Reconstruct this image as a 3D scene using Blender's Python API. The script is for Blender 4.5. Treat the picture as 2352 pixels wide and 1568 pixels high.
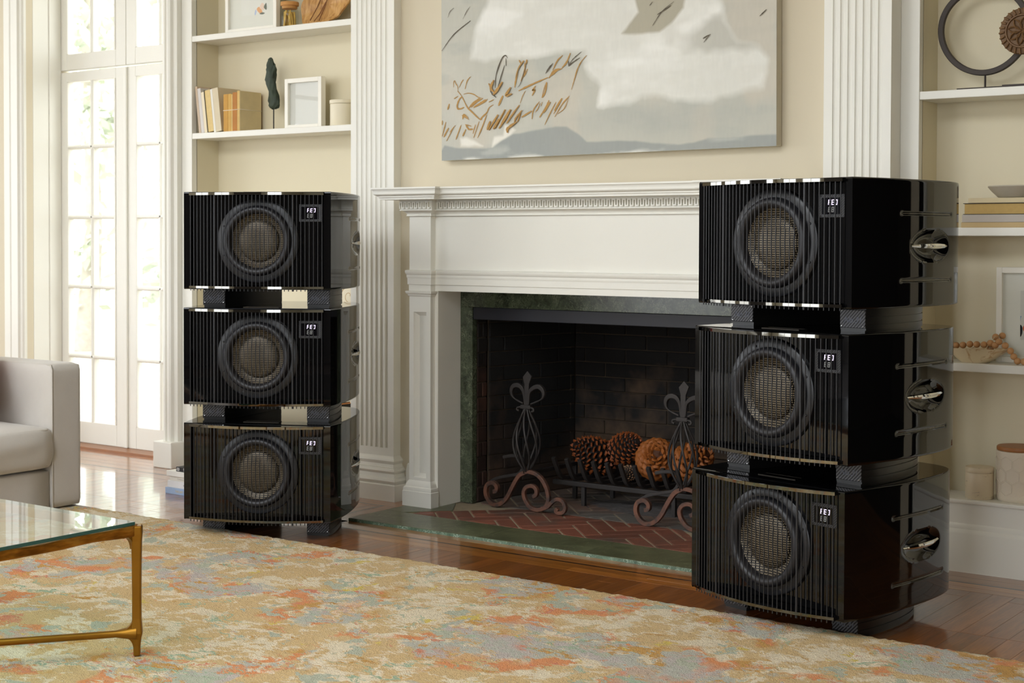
import bpy, bmesh, math, random
import numpy as np
from mathutils import Vector, Matrix

for o in list(bpy.data.objects):
    bpy.data.objects.remove(o, do_unlink=True)
scene = bpy.context.scene
COL = scene.collection
PI = math.pi

# ------------------------------------------------------------------ camera
YAW, PITCH, ROLL = math.radians(35.8), math.radians(1.33), math.radians(0.18)
fw = Vector((-math.sin(YAW) * math.cos(PITCH), math.cos(YAW) * math.cos(PITCH), -math.sin(PITCH)))
r0 = Vector((math.cos(YAW), math.sin(YAW), 0))
u0 = r0.cross(fw)
rt = math.cos(ROLL) * r0 + math.sin(ROLL) * u0
up = -math.sin(ROLL) * r0 + math.cos(ROLL) * u0
cam_data = bpy.data.cameras.new('camera')
cam = bpy.data.objects.new('camera', cam_data)
COL.objects.link(cam)
cam.matrix_world = Matrix(((rt.x, up.x, -fw.x, 0), (rt.y, up.y, -fw.y, 0), (rt.z, up.z, -fw.z, 1.091), (0, 0, 0, 1)))
cam_data.sensor_fit = 'HORIZONTAL'
cam_data.sensor_width = 36
cam_data.lens = 3430 / 2352 * 36
cam_data.shift_y = -(784 - 631) / 2352
cam_data.clip_start = 0.05
cam_data.clip_end = 200
cam_data.dof.use_dof = True
cam_data.dof.focus_distance = 4.6
cam_data.dof.aperture_fstop = 8.0
scene.camera = cam

# ------------------------------------------------------------------ sky, daylight, added fill, exposure
world = bpy.data.worlds.new('sky')
scene.world = world
world.use_nodes = True
bg = world.node_tree.nodes['Background']
bg.inputs[0].default_value = (0.97, 0.985, 1.0, 1)
bg.inputs[1].default_value = 4.6

def area_light(name, loc, target, sx, sy, power, color):
    d = bpy.data.lights.new(name, 'AREA')
    d.shape = 'RECTANGLE'
    d.size, d.size_y = sx, sy
    d.energy = power
    d.color = color
    o = bpy.data.objects.new(name, d)
    COL.objects.link(o)
    o.location = loc
    o.rotation_euler = (Vector(target) - Vector(loc)).to_track_quat('-Z', 'Z').to_euler()
    return o

DAY = (0.89, 0.965, 1.06)
# area lights in unseen windows added to the left and back walls
X_LEFT, Y_BACK = -9.6, -4.3
WIN_LEFT = [(-3.75, -2.5), (-0.6, 0.6), (1.0, 2.3), (2.6, 3.9)]
for (a, b), pw in zip(WIN_LEFT, (84, 80, 34, 12)):
    if pw: area_light('added_daylight_left', (X_LEFT - .06, (a + b) / 2, 1.55), (0, (a + b) / 2, 1.35), b - a, 2.8, pw, DAY)
WIN_BACK = [(-8.6, -7.0), (-6.4, -4.8), (-1.1, 0.5)]  # last one added as fill from behind the camera
for (a, b), pw in zip(WIN_BACK, (30, 30, 92)):
    area_light('added_daylight_back', ((a + b) / 2, Y_BACK - .06, 1.55), ((a + b) / 2, 0, 1.4), b - a, 2.8, pw, DAY)

# overhead fill light, added above an opening cut in the ceiling
TOP_FILL = (-5.6, -1.3, -2.4, 1.1)
area_light('overhead_fill', ((TOP_FILL[0] + TOP_FILL[1]) / 2, (TOP_FILL[2] + TOP_FILL[3]) / 2, 3.62), ((TOP_FILL[0] + TOP_FILL[1]) / 2, (TOP_FILL[2] + TOP_FILL[3]) / 2 + .001, 0), TOP_FILL[1] - TOP_FILL[0], TOP_FILL[3] - TOP_FILL[2], 200, DAY)

scene.view_settings.view_transform = 'Standard'
scene.view_settings.look = 'None'
scene.view_settings.gamma = 1.0
scene.view_settings.use_curve_mapping = False
scene.view_settings.exposure = -0.2

# ------------------------------------------------------------------ helpers
def tag(o, label=None, cat=None, group=None, kind=None):
    if label: o['label'] = label
    if cat: o['category'] = cat
    if group: o['group'] = group
    if kind: o['kind'] = kind
    return o

def thing(name, label=None, cat=None, loc=(0, 0, 0), rotz=0.0, group=None, kind=None):
    o = bpy.data.objects.new(name, None)
    o.empty_display_size = 0.05
    COL.objects.link(o)
    o.location = loc
    o.rotation_euler = (0, 0, rotz)
    return tag(o, label, cat, group, kind)

def link(name, me, parent=None, loc=None, rot=None):
    o = bpy.data.objects.new(name, me)
    COL.objects.link(o)
    if parent is not None: o.parent = parent
    if loc is not None: o.location = loc
    if rot is not None: o.rotation_euler = rot
    return o

def dup_tree(src, parent=None):
    c = src.copy()
    COL.objects.link(c)
    c.parent = parent
    for ch in src.children:
        dup_tree(ch, c)
    return c

class MB:
    def __init__(s):
        s.v = []; s.f = []
    def add(s, vs, fs):
        b = len(s.v)
        s.v += [tuple(p) for p in vs]
        s.f += [tuple(i + b for i in f) for f in fs]
        return s
    def box(s, x0, x1, y0, y1, z0, z1, M=None):
        vs = [(x0, y0, z0), (x1, y0, z0), (x1, y1, z0), (x0, y1, z0), (x0, y0, z1), (x1, y0, z1), (x1, y1, z1), (x0, y1, z1)]
        if M is not None: vs = [M @ Vector(p) for p in vs]
        return s.add(vs, [(0, 3, 2, 1), (4, 5, 6, 7), (0, 1, 5, 4), (1, 2, 6, 5), (2, 3, 7, 6), (3, 0, 4, 7)])
    def prism(s, poly, a, b, plane='xy', M=None):
        # poly counter-clockwise in its plane, extruded a..b along the third axis
        n = len(poly)
        def P(p, t):
            if plane == 'xy': q = (p[0], p[1], t)
            elif plane == 'xz': q = (p[0], t, p[1])
            else: q = (t, p[0], p[1])
            return M @ Vector(q) if M is not None else q
        vs = [P(p, a) for p in poly] + [P(p, b) for p in poly]
        fs = [tuple(range(n))[::-1], tuple(range(n, 2 * n))]
        fs += [(i, (i + 1) % n, n + (i + 1) % n, n + i) for i in range(n)]
        if plane == 'xz': fs = [f[::-1] for f in fs]
        return s.add(vs, fs)
    def lathe(s, prof, c=(0, 0, 0), seg=32, axis='z', cap=False):
        # prof: (r, h) list
        vs = []; fs = []
        for r, h in prof:
            for k in range(seg):
                a = 2 * PI * k / seg
                x, y = r * math.cos(a), r * math.sin(a)
                if axis == 'z': p = (c[0] + x, c[1] + y, c[2] + h)
                elif axis == 'y': p = (c[0] + x, c[1] + h, c[2] + y)
                else: p = (c[0] + h, c[1] + x, c[2] + y)
                vs.append(p)
        for i in range(len(prof) - 1):
            for k in range(seg):
                a, b = i * seg + k, i * seg + (k + 1) % seg
                f = (a, b, b + seg, a + seg)
                fs.append(f if axis != 'y' else f[::-1])
        if cap:
            f0 = tuple(range(seg))[::-1]; f1 = tuple(range((len(prof) - 1) * seg, len(prof) * seg))
            fs += [f0 if axis != 'y' else f0[::-1], f1 if axis != 'y' else f1[::-1]]
        return s.add(vs, fs)
    def tube(s, pts, rad, seg=8, closed=False, sq=None):
        # round tube along points; rad number or list; sq=(w,h) gives a rectangular bar instead
        pts = [Vector(p) for p in pts]; n = len(pts)
        rads = rad if isinstance(rad, (list, tuple)) else [rad] * n
        tang = []
        for i in range(n):
            a = pts[i - 1] if (i > 0 or closed) else pts[i]
            b = pts[(i + 1) % n] if (i < n - 1 or closed) else pts[i]
            t = (b - a)
            tang.append(t.normalized() if t.length > 1e-9 else Vector((0, 0, 1)))
        ref = Vector((0, 0, 1)) if abs(tang[0].z) < 0.9 else Vector((0, 1, 0))
        nrm = (ref - tang[0] * ref.dot(tang[0])).normalized()
        b0 = len(s.v); m = seg if sq is None else 4
        for i in range(n):
            t = tang[i]
            nrm = (nrm - t * nrm.dot(t))
            nrm = nrm.normalized() if nrm.length > 1e-6 else t.orthogonal().normalized()
            bi = t.cross(nrm)
            for k in range(m):
                if sq is None:
                    a = 2 * PI * k / seg
                    q = pts[i] + (nrm * math.cos(a) + bi * math.sin(a)) * rads[i]
                else:
                    cx, cy = ((1, 1), (-1, 1), (-1, -1), (1, -1))[k]
                    q = pts[i] + (bi * cx * sq[0] / 2 + nrm * cy * sq[1] / 2) * rads[i]
                s.v.append(tuple(q))
        for i in range(n if closed else n - 1):
            j = (i + 1) % n
            for k in range(m):
                s.f.append((b0 + i * m + k, b0 + i * m + (k + 1) % m, b0 + j * m + (k + 1) % m, b0 + j * m + k))
        if not closed:
            s.f.append(tuple(b0 + k for k in range(m))[::-1])
            s.f.append(tuple(b0 + (n - 1) * m + k for k in range(m)))
        return s
    def sweep(s, path, prof, closed=False):
        # mitred moulding: path = plan points (x,y); prof = (offset to the right of travel, z) from bottom to top
        n = len(path); offs = []
        for i in range(n):
            p = Vector(path[i])
            def nr(a, b):
                d = (Vector(b) - Vector(a)).normalized(); return Vector((d.y, -d.x))
            if closed or 0 < i < n - 1:
                n1 = nr(path[i - 1], path[i]); n2 = nr(path[i], path[(i + 1) % n])
                m = (n1 + n2) / (1 + n1.dot(n2))
            elif i == 0: m = nr(path[0], path[1])
            else: m = nr(path[-2], path[-1])
            offs.append((p, m))
        k = len(prof); vs = []; fs = []
        for p, m in offs:
            for o, z in prof:
                q = p + m * o
                vs.append((q.x, q.y, z))
        for i in range(n if closed else n - 1):
            j = (i + 1) % n
            for a in range(k - 1):
                fs.append((i * k + a, j * k + a, j * k + a + 1, i * k + a + 1))
        if not closed:
            fs.append(tuple(range(k))[::-1] if False else tuple(range(k)))
            fs.append(tuple(range((n - 1) * k, n * k))[::-1])
        return s.add(vs, fs)
    def mesh(s, name, mat, smooth=None):
        me = bpy.data.meshes.new(name)
        me.from_pydata(s.v, [], s.f)
        if mat is not None: me.materials.append(mat)
        if smooth is not None:
            bm = bmesh.new(); bm.from_mesh(me)
            bmesh.ops.recalc_face_normals(bm, faces=bm.faces)
            ang = math.radians(smooth)
            for f in bm.faces: f.smooth = True
            for e in bm.edges:
                if len(e.link_faces) != 2 or e.calc_face_angle(0) > ang: e.smooth = False
            bm.to_mesh(me); bm.free()
        else:
            bm = bmesh.new(); bm.from_mesh(me)
            bmesh.ops.recalc_face_normals(bm, faces=bm.faces)
            bm.to_mesh(me); bm.free()
        me.update()
        return me
    def build(s, name, mat, parent=None, smooth=None, bevel=0.0, seg=2, loc=None, rot=None):
        o = link(name, s.mesh(name, mat, smooth), parent, loc, rot)
        if bevel > 0: add_bevel(o, bevel, seg)
        return o

def add_bevel(o, w, seg=2):
    m = o.modifiers.new('bevel', 'BEVEL')
    m.width = w; m.segments = seg; m.limit_method = 'ANGLE'; m.angle_limit = math.radians(40)
    m.harden_normals = False
    return o

def box(name, mat, x0, x1, y0, y1, z0, z1, parent=None, bevel=0.0, seg=2):
    return MB().box(x0, x1, y0, y1, z0, z1).build(name, mat, parent, None, bevel, seg)

def smooth_pts(pts, n=6, closed=False):
    # Catmull-Rom through points
    P = [Vector(p) for p in pts]; out = []
    N = len(P)
    for i in range(N if closed else N - 1):
        p0 = P[i - 1] if (i > 0 or closed) else P[0] * 2 - P[1]
        p1, p2 = P[i], P[(i + 1) % N]
        p3 = P[(i + 2) % N] if (i + 2 < N or closed) else P[-1] * 2 - P[-2]
        for k in range(n):
            t = k / n
            out.append(0.5 * ((2 * p1) + (p2 - p0) * t + (2 * p0 - 5 * p1 + 4 * p2 - p3) * t * t + (-p0 + 3 * p1 - 3 * p2 + p3) * t ** 3))
    if not closed: out.append(P[-1])
    return out

def text_mesh(name, body, size, mat, extrude=0.0004, shear=0.0, spacing=1.0):
    cu = bpy.data.curves.new(name, 'FONT')
    cu.body = body; cu.size = size; cu.extrude = extrude; cu.shear = shear
    cu.space_character = spacing
    cu.align_x = 'CENTER'; cu.align_y = 'CENTER'
    ob = bpy.data.objects.new(name, cu)
    COL.objects.link(ob)
    dg = bpy.context.evaluated_depsgraph_get()
    me = bpy.data.meshes.new_from_object(ob.evaluated_get(dg))
    bpy.data.objects.remove(ob, do_unlink=True)
    me.materials.clear(); me.materials.append(mat)
    return me

# ------------------------------------------------------------------ materials
def lin(c):
    return tuple((x / 12.92 if x <= 0.04045 else ((x + 0.055) / 1.055) ** 2.4) for x in (v / 255 for v in c))

class NT:
    def __init__(s, name):
        s.m = bpy.data.materials.new(name)
        s.m.use_nodes = True
        s.t = s.m.node_tree
        s.p = s.t.nodes['Principled BSDF']
        s.co = None
    def n(s, typ, **kw):
        nd = s.t.nodes.new(typ)
        for k, v in kw.items(): setattr(nd, k, v)
        return nd
    def l(s, a, b): s.t.links.new(a, b)
    def coord(s, which='Object'):
        if s.co is None: s.co = s.n('ShaderNodeTexCoord')
        return s.co.outputs[which]
    def mapping(s, vec, scale=(1, 1, 1), rot=(0, 0, 0), loc=(0, 0, 0)):
        m = s.n('ShaderNodeMapping')
        m.inputs['Scale'].default_value = scale; m.inputs['Rotation'].default_value = rot; m.inputs['Location'].default_value = loc
        s.l(vec, m.inputs['Vector']); return m.outputs[0]
    def noise(s, vec, scale, detail=3, rough=0.5, dist=0.0, out='Fac'):
        nd = s.n('ShaderNodeTexNoise')
        nd.inputs['Scale'].default_value = scale; nd.inputs['Detail'].default_value = detail
        nd.inputs['Roughness'].default_value = rough; nd.inputs['Distortion'].default_value = dist
        s.l(vec, nd.inputs['Vector']); return nd.outputs[out]
    def ramp(s, fac, stops, interp='LINEAR'):
        r = s.n('ShaderNodeValToRGB'); e = r.color_ramp.elements
        r.color_ramp.interpolation = interp
        while len(e) < len(stops): e.new(0.5)
        for el, (pos, c) in zip(e, stops):
            el.position = pos
            el.color = (c, c, c, 1) if isinstance(c, (int, float)) else (*c[:3], 1)
        s.l(fac, r.inputs[0]); return r.outputs[0]
    def mix(s, fac, a, b, blend='MIX'):
        m = s.n('ShaderNodeMix', data_type='RGBA', blend_type=blend)
        for sock, v in ((m.inputs[0], fac), (m.inputs[6], a), (m.inputs[7], b)):
            if isinstance(v, (int, float)): sock.default_value = v
            elif isinstance(v, tuple): sock.default_value = (*v[:3], 1)
            else: s.l(v, sock)
        return m.outputs[2]
    def math(s, op, a, b=None, clamp=False):
        m = s.n('ShaderNodeMath', operation=op); m.use_clamp = clamp
        for sock, v in ((m.inputs[0], a), (m.inputs[1], b)):
            if v is None: continue
            if isinstance(v, (int, float)): sock.default_value = v
            else: s.l(v, sock)
        return m.outputs[0]
    def bump(s, h, strength=0.3, dist=0.01):
        b = s.n('ShaderNodeBump'); b.inputs['Strength'].default_value = strength; b.inputs['Distance'].default_value = dist
        s.l(h, b.inputs['Height']); s.l(b.outputs[0], s.p.inputs['Normal']); return b
    def set(s, **kw):
        for k, v in kw.items():
            i = s.p.inputs[{'base': 'Base Color', 'rough': 'Roughness', 'metal': 'Metallic', 'coat': 'Coat Weight', 'coatr': 'Coat Roughness',
                            'sheen': 'Sheen Weight', 'spec': 'Specular IOR Level', 'emit': 'Emission Color', 'emits': 'Emission Strength', 'ior': 'IOR', 'trans': 'Transmission Weight'}[k]]
            if isinstance(v, tuple): i.default_value = (*v[:3], 1)
            elif isinstance(v, (int, float)): i.default_value = v
            else: s.l(v, i)
        return s

def plain(name, rgb, rough=0.5, metal=0.0, var=0.06, scale=8.0, bump=0.0, bscale=60.0, **kw):
    t = NT(name)
    c = lin(rgb)
    co = t.coord()
    f = t.noise(co, scale, 3)
    col = t.mix(f, tuple(x * (1 - var) for x in c), tuple(min(1, x * (1 + var)) for x in c))
    t.set(base=col, rough=rough, metal=metal, **kw)
    if bump > 0: t.bump(t.noise(co, bscale, 4), bump, 0.002)
    return t.m

M = {}
M['trim'] = plain('white_paint', (236, 234, 224), 0.42, var=0.015, scale=3, bump=0.04, bscale=90)
M['wall'] = plain('cream_wall_paint', (215, 204, 179), 0.7, var=0.02, scale=2, bump=0.06, bscale=180)
M['alcove'] = plain('cream_alcove_paint', (222, 212, 183), 0.65, var=0.02, scale=2, bump=0.05, bscale=150)
M['ceiling'] = plain('ceiling_paint', (240, 236, 226), 0.8, var=0.02)
M['dark_room'] = plain('added_dark_brown', (52, 44, 36), 0.7, var=0.2, scale=2)  # brown of the added hall and furniture, for dark reflections
M['mid_wall'] = plain('far_wall_paint', (200, 190, 168), 0.8, var=0.05)
M['black'] = plain('piano_black_lacquer', (9, 9, 10), 0.035, var=0.0, spec=0.5)
M['black_satin'] = plain('black_satin', (24, 24, 27), 0.32, var=0.1)
M['bar'] = plain('grille_bar_graphite', (44, 44, 46), 0.36, metal=0.3, var=0.05)
M['rubber'] = plain('rubber_surround', (34, 33, 36), 0.42, var=0.05)
M['rail'] = plain('foot_rail_black', (26, 25, 24), 0.30, var=0.0)
M['chrome'] = plain('chrome', (215, 215, 212), 0.04, metal=1.0, var=0.0)
M['dark_chrome'] = plain('dark_chrome', (120, 118, 112), 0.03, metal=1.0, var=0.0)
M['screen'] = plain('display_glass', (8, 7, 12), 0.08, var=0.0)
def emit(name, rgb, s):
    t = NT(name); t.set(base=(0.02, 0.02, 0.02), emit=lin(rgb), emits=s); return t.m
M['led'] = emit('display_digits_lit', (240, 225, 255), 1.7)
M['led_dim'] = emit('display_digits_dim', (190, 190, 185), 0.35)
M['silver_text'] = plain('engraved_silver', (92, 94, 104), 0.5, metal=0.4)

def carbon(name, c0, c1, scale=60.0, rough=0.35):
    t = NT(name)
    w = t.n('ShaderNodeTexWave', wave_type='BANDS', bands_direction='DIAGONAL', wave_profile='SIN')
    w.inputs['Scale'].default_value = scale
    v = t.mapping(t.coord(), (1, 0, -1))
    t.l(v, w.inputs['Vector'])
    f = t.ramp(w.outputs['Fac'], [(0.35, 0.0), (0.6, 1.0)])
    t.set(base=t.mix(f, lin(c0), lin(c1)), rough=rough, metal=0.3)
    t.bump(f, 0.4, 0.001)
    return t.m
M['plate'] = carbon('ribbed_foot_plate', (20, 20, 21), (92, 90, 92), 62)
M['carbon'] = carbon('carbon_display_plate', (30, 30, 31), (70, 70, 72), 90)

t = NT('woven_cone')
co = t.coord()
sep = t.n('ShaderNodeSeparateXYZ'); t.l(co, sep.inputs[0])
K = 2 * PI / 0.0078
a1 = t.math('SINE', t.math('MULTIPLY', t.math('ADD', sep.outputs[0], t.math('MULTIPLY', sep.outputs[2], 0.6)), K))
a2 = t.math('SINE', t.math('MULTIPLY', t.math('SUBTRACT', sep.outputs[0], t.math('MULTIPLY', sep.outputs[2], 0.6)), K))
f = t.math('MULTIPLY', a1, a2)
f = t.ramp(t.math('ADD', t.math('MULTIPLY', f, 0.5), 0.5), [(0.52, 0.0), (0.80, 1.0)])
t.set(base=t.mix(f, lin((24, 21, 18)), lin((160, 145, 120))), rough=0.36, metal=0.55)
t.bump(f, 0.6, 0.0015)
M['cone'] = t.m

# glass that passes light straight through and mirrors by Fresnel
def thin_glass(name, tint, ior=1.5, boost=1.0):
    t = NT(name)
    t.t.nodes.remove(t.p)
    out = t.t.nodes['Material Output']
    tr = t.n('ShaderNodeBsdfTransparent'); tr.inputs[0].default_value = (*tint, 1)
    gl = t.n('ShaderNodeBsdfGlossy'); gl.inputs['Roughness'].default_value = 0.01
    fr = t.n('ShaderNodeFresnel'); fr.inputs[0].default_value = ior
    mx = t.n('ShaderNodeMixShader')
    bf = t.n('ShaderNodeNewGeometry').outputs['Backfacing']
    t.l(t.math('MULTIPLY', t.math('MULTIPLY', fr.outputs[0], boost, True), t.math('SUBTRACT', 1.0, bf)), mx.inputs[0])
    t.l(tr.outputs[0], mx.inputs[1]); t.l(gl.outputs[0], mx.inputs[2]); t.l(mx.outputs[0], out.inputs[0])
    return t.m
M['pane'] = thin_glass('window_glass', (0.97, 0.98, 0.97))
M['table_glass'] = thin_glass('table_glass', (0.84, 0.93, 0.90), 1.52, 1.75)
M['jar_glass'] = thin_glass('jar_glass', (0.95, 0.96, 0.93), 1.3)
M['glass_edge'] = plain('green_glass_edge', (44, 92, 88), 0.1, var=0.1, scale=4)

# wood for the floor
def wood(name, c0, c1, c2, rough, axis, stretch=12.0, coat=0.9, gs=14):
    t = NT(name)
    oi = t.n('ShaderNodeObjectInfo')
    geo = t.coord('Object')
    off = t.n('ShaderNodeVectorMath', operation='MULTIPLY_ADD')
    cmb = t.n('ShaderNodeCombineXYZ')
    for i in range(3): t.l(oi.outputs['Random'], cmb.inputs[i])
    t.l(cmb.outputs[0], off.inputs[0]); off.inputs[1].default_value = (37, 53, 71); t.l(geo, off.inputs[2])
    sc = [gs, gs, gs]; sc[axis] = gs / stretch
    v = t.mapping(off.outputs[0], tuple(sc))
    g = t.noise(v, 3.0, 6, 0.62, 0.6)
    g2 = t.noise(v, 14.0, 3, 0.6)
    base = t.ramp(t.math('ADD', t.math('MULTIPLY', g, 0.7), t.math('MULTIPLY', g2, 0.3)), [(0.3, lin(c0)), (0.5, lin(c1)), (0.7, lin(c2))])
    hue = t.ramp(oi.outputs['Random'], [(0.0, (0.78, 0.78, 0.78)), (1.0, (1.12, 1.1, 1.08))])
    t.set(base=t.mix(1.0, base, hue, 'MULTIPLY'), rough=rough, coat=coat, coatr=0.07)
    t.bump(g2, 0.08, 0.001)
    return t.m
M['plank_y'] = wood('oak_plank', (92, 50, 14), (132, 76, 26), (164, 102, 44), 0.3, 1)
M['plank_x'] = wood('oak_border_board', (112, 66, 18), (154, 94, 32), (182, 122, 54), 0.3, 0)
M['inlay'] = plain('dark_inlay', (34, 20, 14), 0.3, var=0.2, scale=20, coat=0.5)
M['sub'] = plain('floor_base', (48, 28, 14), 0.6)
M['brass'] = None

# green marble
def marble(name, c0, c1, vein, rough, scale=7.0, wv=0.06):
    t = NT(name)
    co = t.coord()
    n1 = t.noise(co, scale * 1.5, 6, 0.65, 1.2)
    base = t.ramp(n1, [(0.3, lin(c0)), (0.55, lin(c1)), (0.75, tuple(x * 1.5 for x in lin(c1)))])
    vo = t.n('ShaderNodeTexVoronoi', feature='DISTANCE_TO_EDGE')
    vo.inputs['Scale'].default_value = scale * 4
    wob = t.n('ShaderNodeVectorMath', operation='MULTIPLY_ADD')
    t.l(t.noise(co, scale * 3, 4, 0.6, out='Color'), wob.inputs[0]); wob.inputs[1].default_value = (0.12, 0.12, 0.12); t.l(co, wob.inputs[2])
    t.l(wob.outputs[0], vo.inputs['Vector'])
    vf = t.ramp(vo.outputs['Distance'], [(0.0, 1.0), (wv, 0.0)])
    vf = t.math('MULTIPLY', vf, t.ramp(t.noise(co, scale * 2, 3), [(0.4, 0.0), (0.62, 1.0)]))
    fleck = t.ramp(t.noise(co, scale * 16, 4, 0.7), [(0.58, 0.0), (0.75, 0.5)])
    c = t.mix(vf, base, lin(vein)); c = t.mix(fleck, c, lin(vein))
    t.set(base=c, rough=rough)
    return t.m
M['green_marble'] = marble('green_marble', (34, 40, 30), (72, 80, 62), (150, 158, 132), 0.16, 11.0, 0.045)
M['green_marble_edge'] = marble('green_marble_cut_edge', (54, 72, 58), (92, 114, 94), (190, 206, 188), 0.4, 9.0)
M['slate_green'] = marble('green_hearth_slate', (60, 64, 44), (90, 94, 68), (132, 134, 104), 0.30, 5.0, 0.03)

# bricks
def brickmat(name, c0, c1, soot, sootlo, soothi, rough=0.85, rise=0.0):
    t = NT(name)
    oi = t.n('ShaderNodeObjectInfo')
    co = t.coord()
    pos = t.n('ShaderNodeNewGeometry').outputs['Position']
    n1 = t.noise(pos, 22, 5, 0.65)
    base = t.mix(n1, lin(c0), lin(c1))
    base = t.mix(1.0, base, t.ramp(oi.outputs['Random'], [(0, (0.7, 0.7, 0.7)), (1, (1.2, 1.15, 1.1))]), 'MULTIPLY')
    nz = t.noise(pos, 3.2, 4, 0.6)
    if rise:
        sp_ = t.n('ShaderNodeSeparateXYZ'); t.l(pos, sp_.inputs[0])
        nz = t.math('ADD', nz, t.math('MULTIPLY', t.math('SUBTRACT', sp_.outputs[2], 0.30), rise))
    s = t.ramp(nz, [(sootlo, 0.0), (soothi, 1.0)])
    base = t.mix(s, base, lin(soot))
    t.set(base=base, rough=rough)
    t.bump(t.noise(pos, 90, 5, 0.7), 0.5, 0.004)
    return t.m
M['hearth_brick'] = brickmat('hearth_brick', (104, 60, 46), (130, 82, 64), (84, 68, 58), 0.5, 0.68, 0.55)
M['ash_brick'] = brickmat('ash_dusted_brick', (96, 70, 58), (122, 100, 86), (92, 88, 82), 0.35, 0.6, 0.8)
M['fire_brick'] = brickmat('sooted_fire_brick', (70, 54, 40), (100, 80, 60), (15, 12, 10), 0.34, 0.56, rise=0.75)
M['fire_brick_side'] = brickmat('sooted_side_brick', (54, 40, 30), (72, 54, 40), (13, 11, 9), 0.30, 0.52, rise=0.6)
M['red_fire_brick'] = brickmat('red_fire_brick', (56, 34, 25), (76, 48, 35), (22, 16, 13), 0.35, 0.6)
M['mortar'] = plain('hearth_mortar', (150, 136, 112), 0.95, var=0.2, scale=30, bump=0.3, bscale=200)
M['soot_mortar'] = plain('sooted_mortar', (66, 55, 42), 0.95, var=0.95, scale=7)
M['lintel'] = plain('steel_lintel', (30, 30, 36), 0.5, metal=0.0, var=0.25, scale=5)
M['iron'] = plain('wrought_iron', (54, 50, 48), 0.6, metal=0.35, var=0.25, scale=30, bump=0.3, bscale=120)
t = NT('rusted_iron')
co = t.coord()
f = t.ramp(t.noise(co, 24, 5, 0.65), [(0.38, 0.0), (0.62, 1.0)])
t.set(base=t.mix(f, lin((58, 48, 44)), lin((116, 76, 58))), rough=0.65, metal=0.2)
t.bump(t.noise(co, 110, 4), 0.35, 0.002)
M['rust_iron'] = t.m
M['ash'] = plain('ash', (74, 70, 68), 0.95, var=0.5, scale=14, bump=0.8, bscale=70)

# ================================================================== the room
YB, YS, YP, YK, YD = 4.82, 4.86, 4.775, 5.03, 5.076      # breast, bookcase front, pilaster face, alcove back, door plane
XL, XR, YF, ZC = -9.54, 3.2, -4.24, 3.3

def struct(o): return tag(o, kind='structure')

# floor: dark base with boards laid on it
floor = struct(box('floor', M['sub'], XL, XR, YF, 5.3, -0.10, -0.012))

def clip_poly(poly, rect):
    x0, x1, y0, y1 = rect
    def cut(P, f, inter):
        out = []
        for i in range(len(P)):
            a, b = P[i - 1], P[i]
            fa, fb = f(a), f(b)
            if fb >= 0:
                if fa < 0: out.append(inter(a, b, fa, fb))
                out.append(b)
            elif fa >= 0: out.append(inter(a, b, fa, fb))
        return out
    it = lambda a, b, fa, fb: (a[0] + (b[0] - a[0]) * fa / (fa - fb), a[1] + (b[1] - a[1]) * fa / (fa - fb))
    for f in (lambda p: p[0] - x0, lambda p: x1 - p[0], lambda p: p[1] - y0, lambda p: y1 - p[1]):
        if not poly: return []
        poly = cut(poly, f, it)
    return poly

def clip_half(poly, n, d):
    out = []
    for i in range(len(poly)):
        a, b = poly[i - 1], poly[i]
        fa, fb = n[0] * a[0] + n[1] * a[1] - d, n[0] * b[0] + n[1] * b[1] - d
        if fb >= 0:
            if fa < 0:
                t = fa / (fa - fb); out.append((a[0] + (b[0] - a[0]) * t, a[1] + (b[1] - a[1]) * t))
            out.append(b)
        elif fa >= 0:
            t = fa / (fa - fb); out.append((a[0] + (b[0] - a[0]) * t, a[1] + (b[1] - a[1]) * t))
    return out

def area2(p):
    return 0.5 * sum(p[i - 1][0] * p[i][1] - p[i][0] * p[i - 1][1] for i in range(len(p)))

def slab_piece(name, poly, z0, z1, mat, parent, ch=0.003):
    # a flat stone or board with chamfered upper edge, origin at its centre
    if len(poly) < 3 or abs(area2(poly)) < 2e-4: return None
    if area2(poly) < 0: poly = poly[::-1]
    cx = sum(p[0] for p in poly) / len(poly); cy = sum(p[1] for p in poly) / len(poly)
    loc = [(p[0] - cx, p[1] - cy) for p in poly]
    inn = []
    for x, y in loc:
        r = math.hypot(x, y); k = max(0.0, (r - ch * 1.3) / r) if r > 1e-6 else 0
        inn.append((x * k, y * k))
    n = len(loc)
    vs = [(x, y, z0) for x, y in loc] + [(x, y, z1 - ch * 0.6) for x, y in loc] + [(x, y, z1) for x, y in inn]
    fs = [(i, (i + 1) % n, n + (i + 1) % n, n + i) for i in range(n)] + [(n + i, n + (i + 1) % n, 2 * n + (i + 1) % n, 2 * n + i) for i in range(n)] + [tuple(range(2 * n, 3 * n))]
    return MB().add(vs, fs).build(name, mat, parent, loc=(cx, cy, 0))

rng = random.Random(5)
HX0, HX1, HY0, ZH = -3.89, -2.296, 4.315, 0.012             # hearth slab
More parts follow.
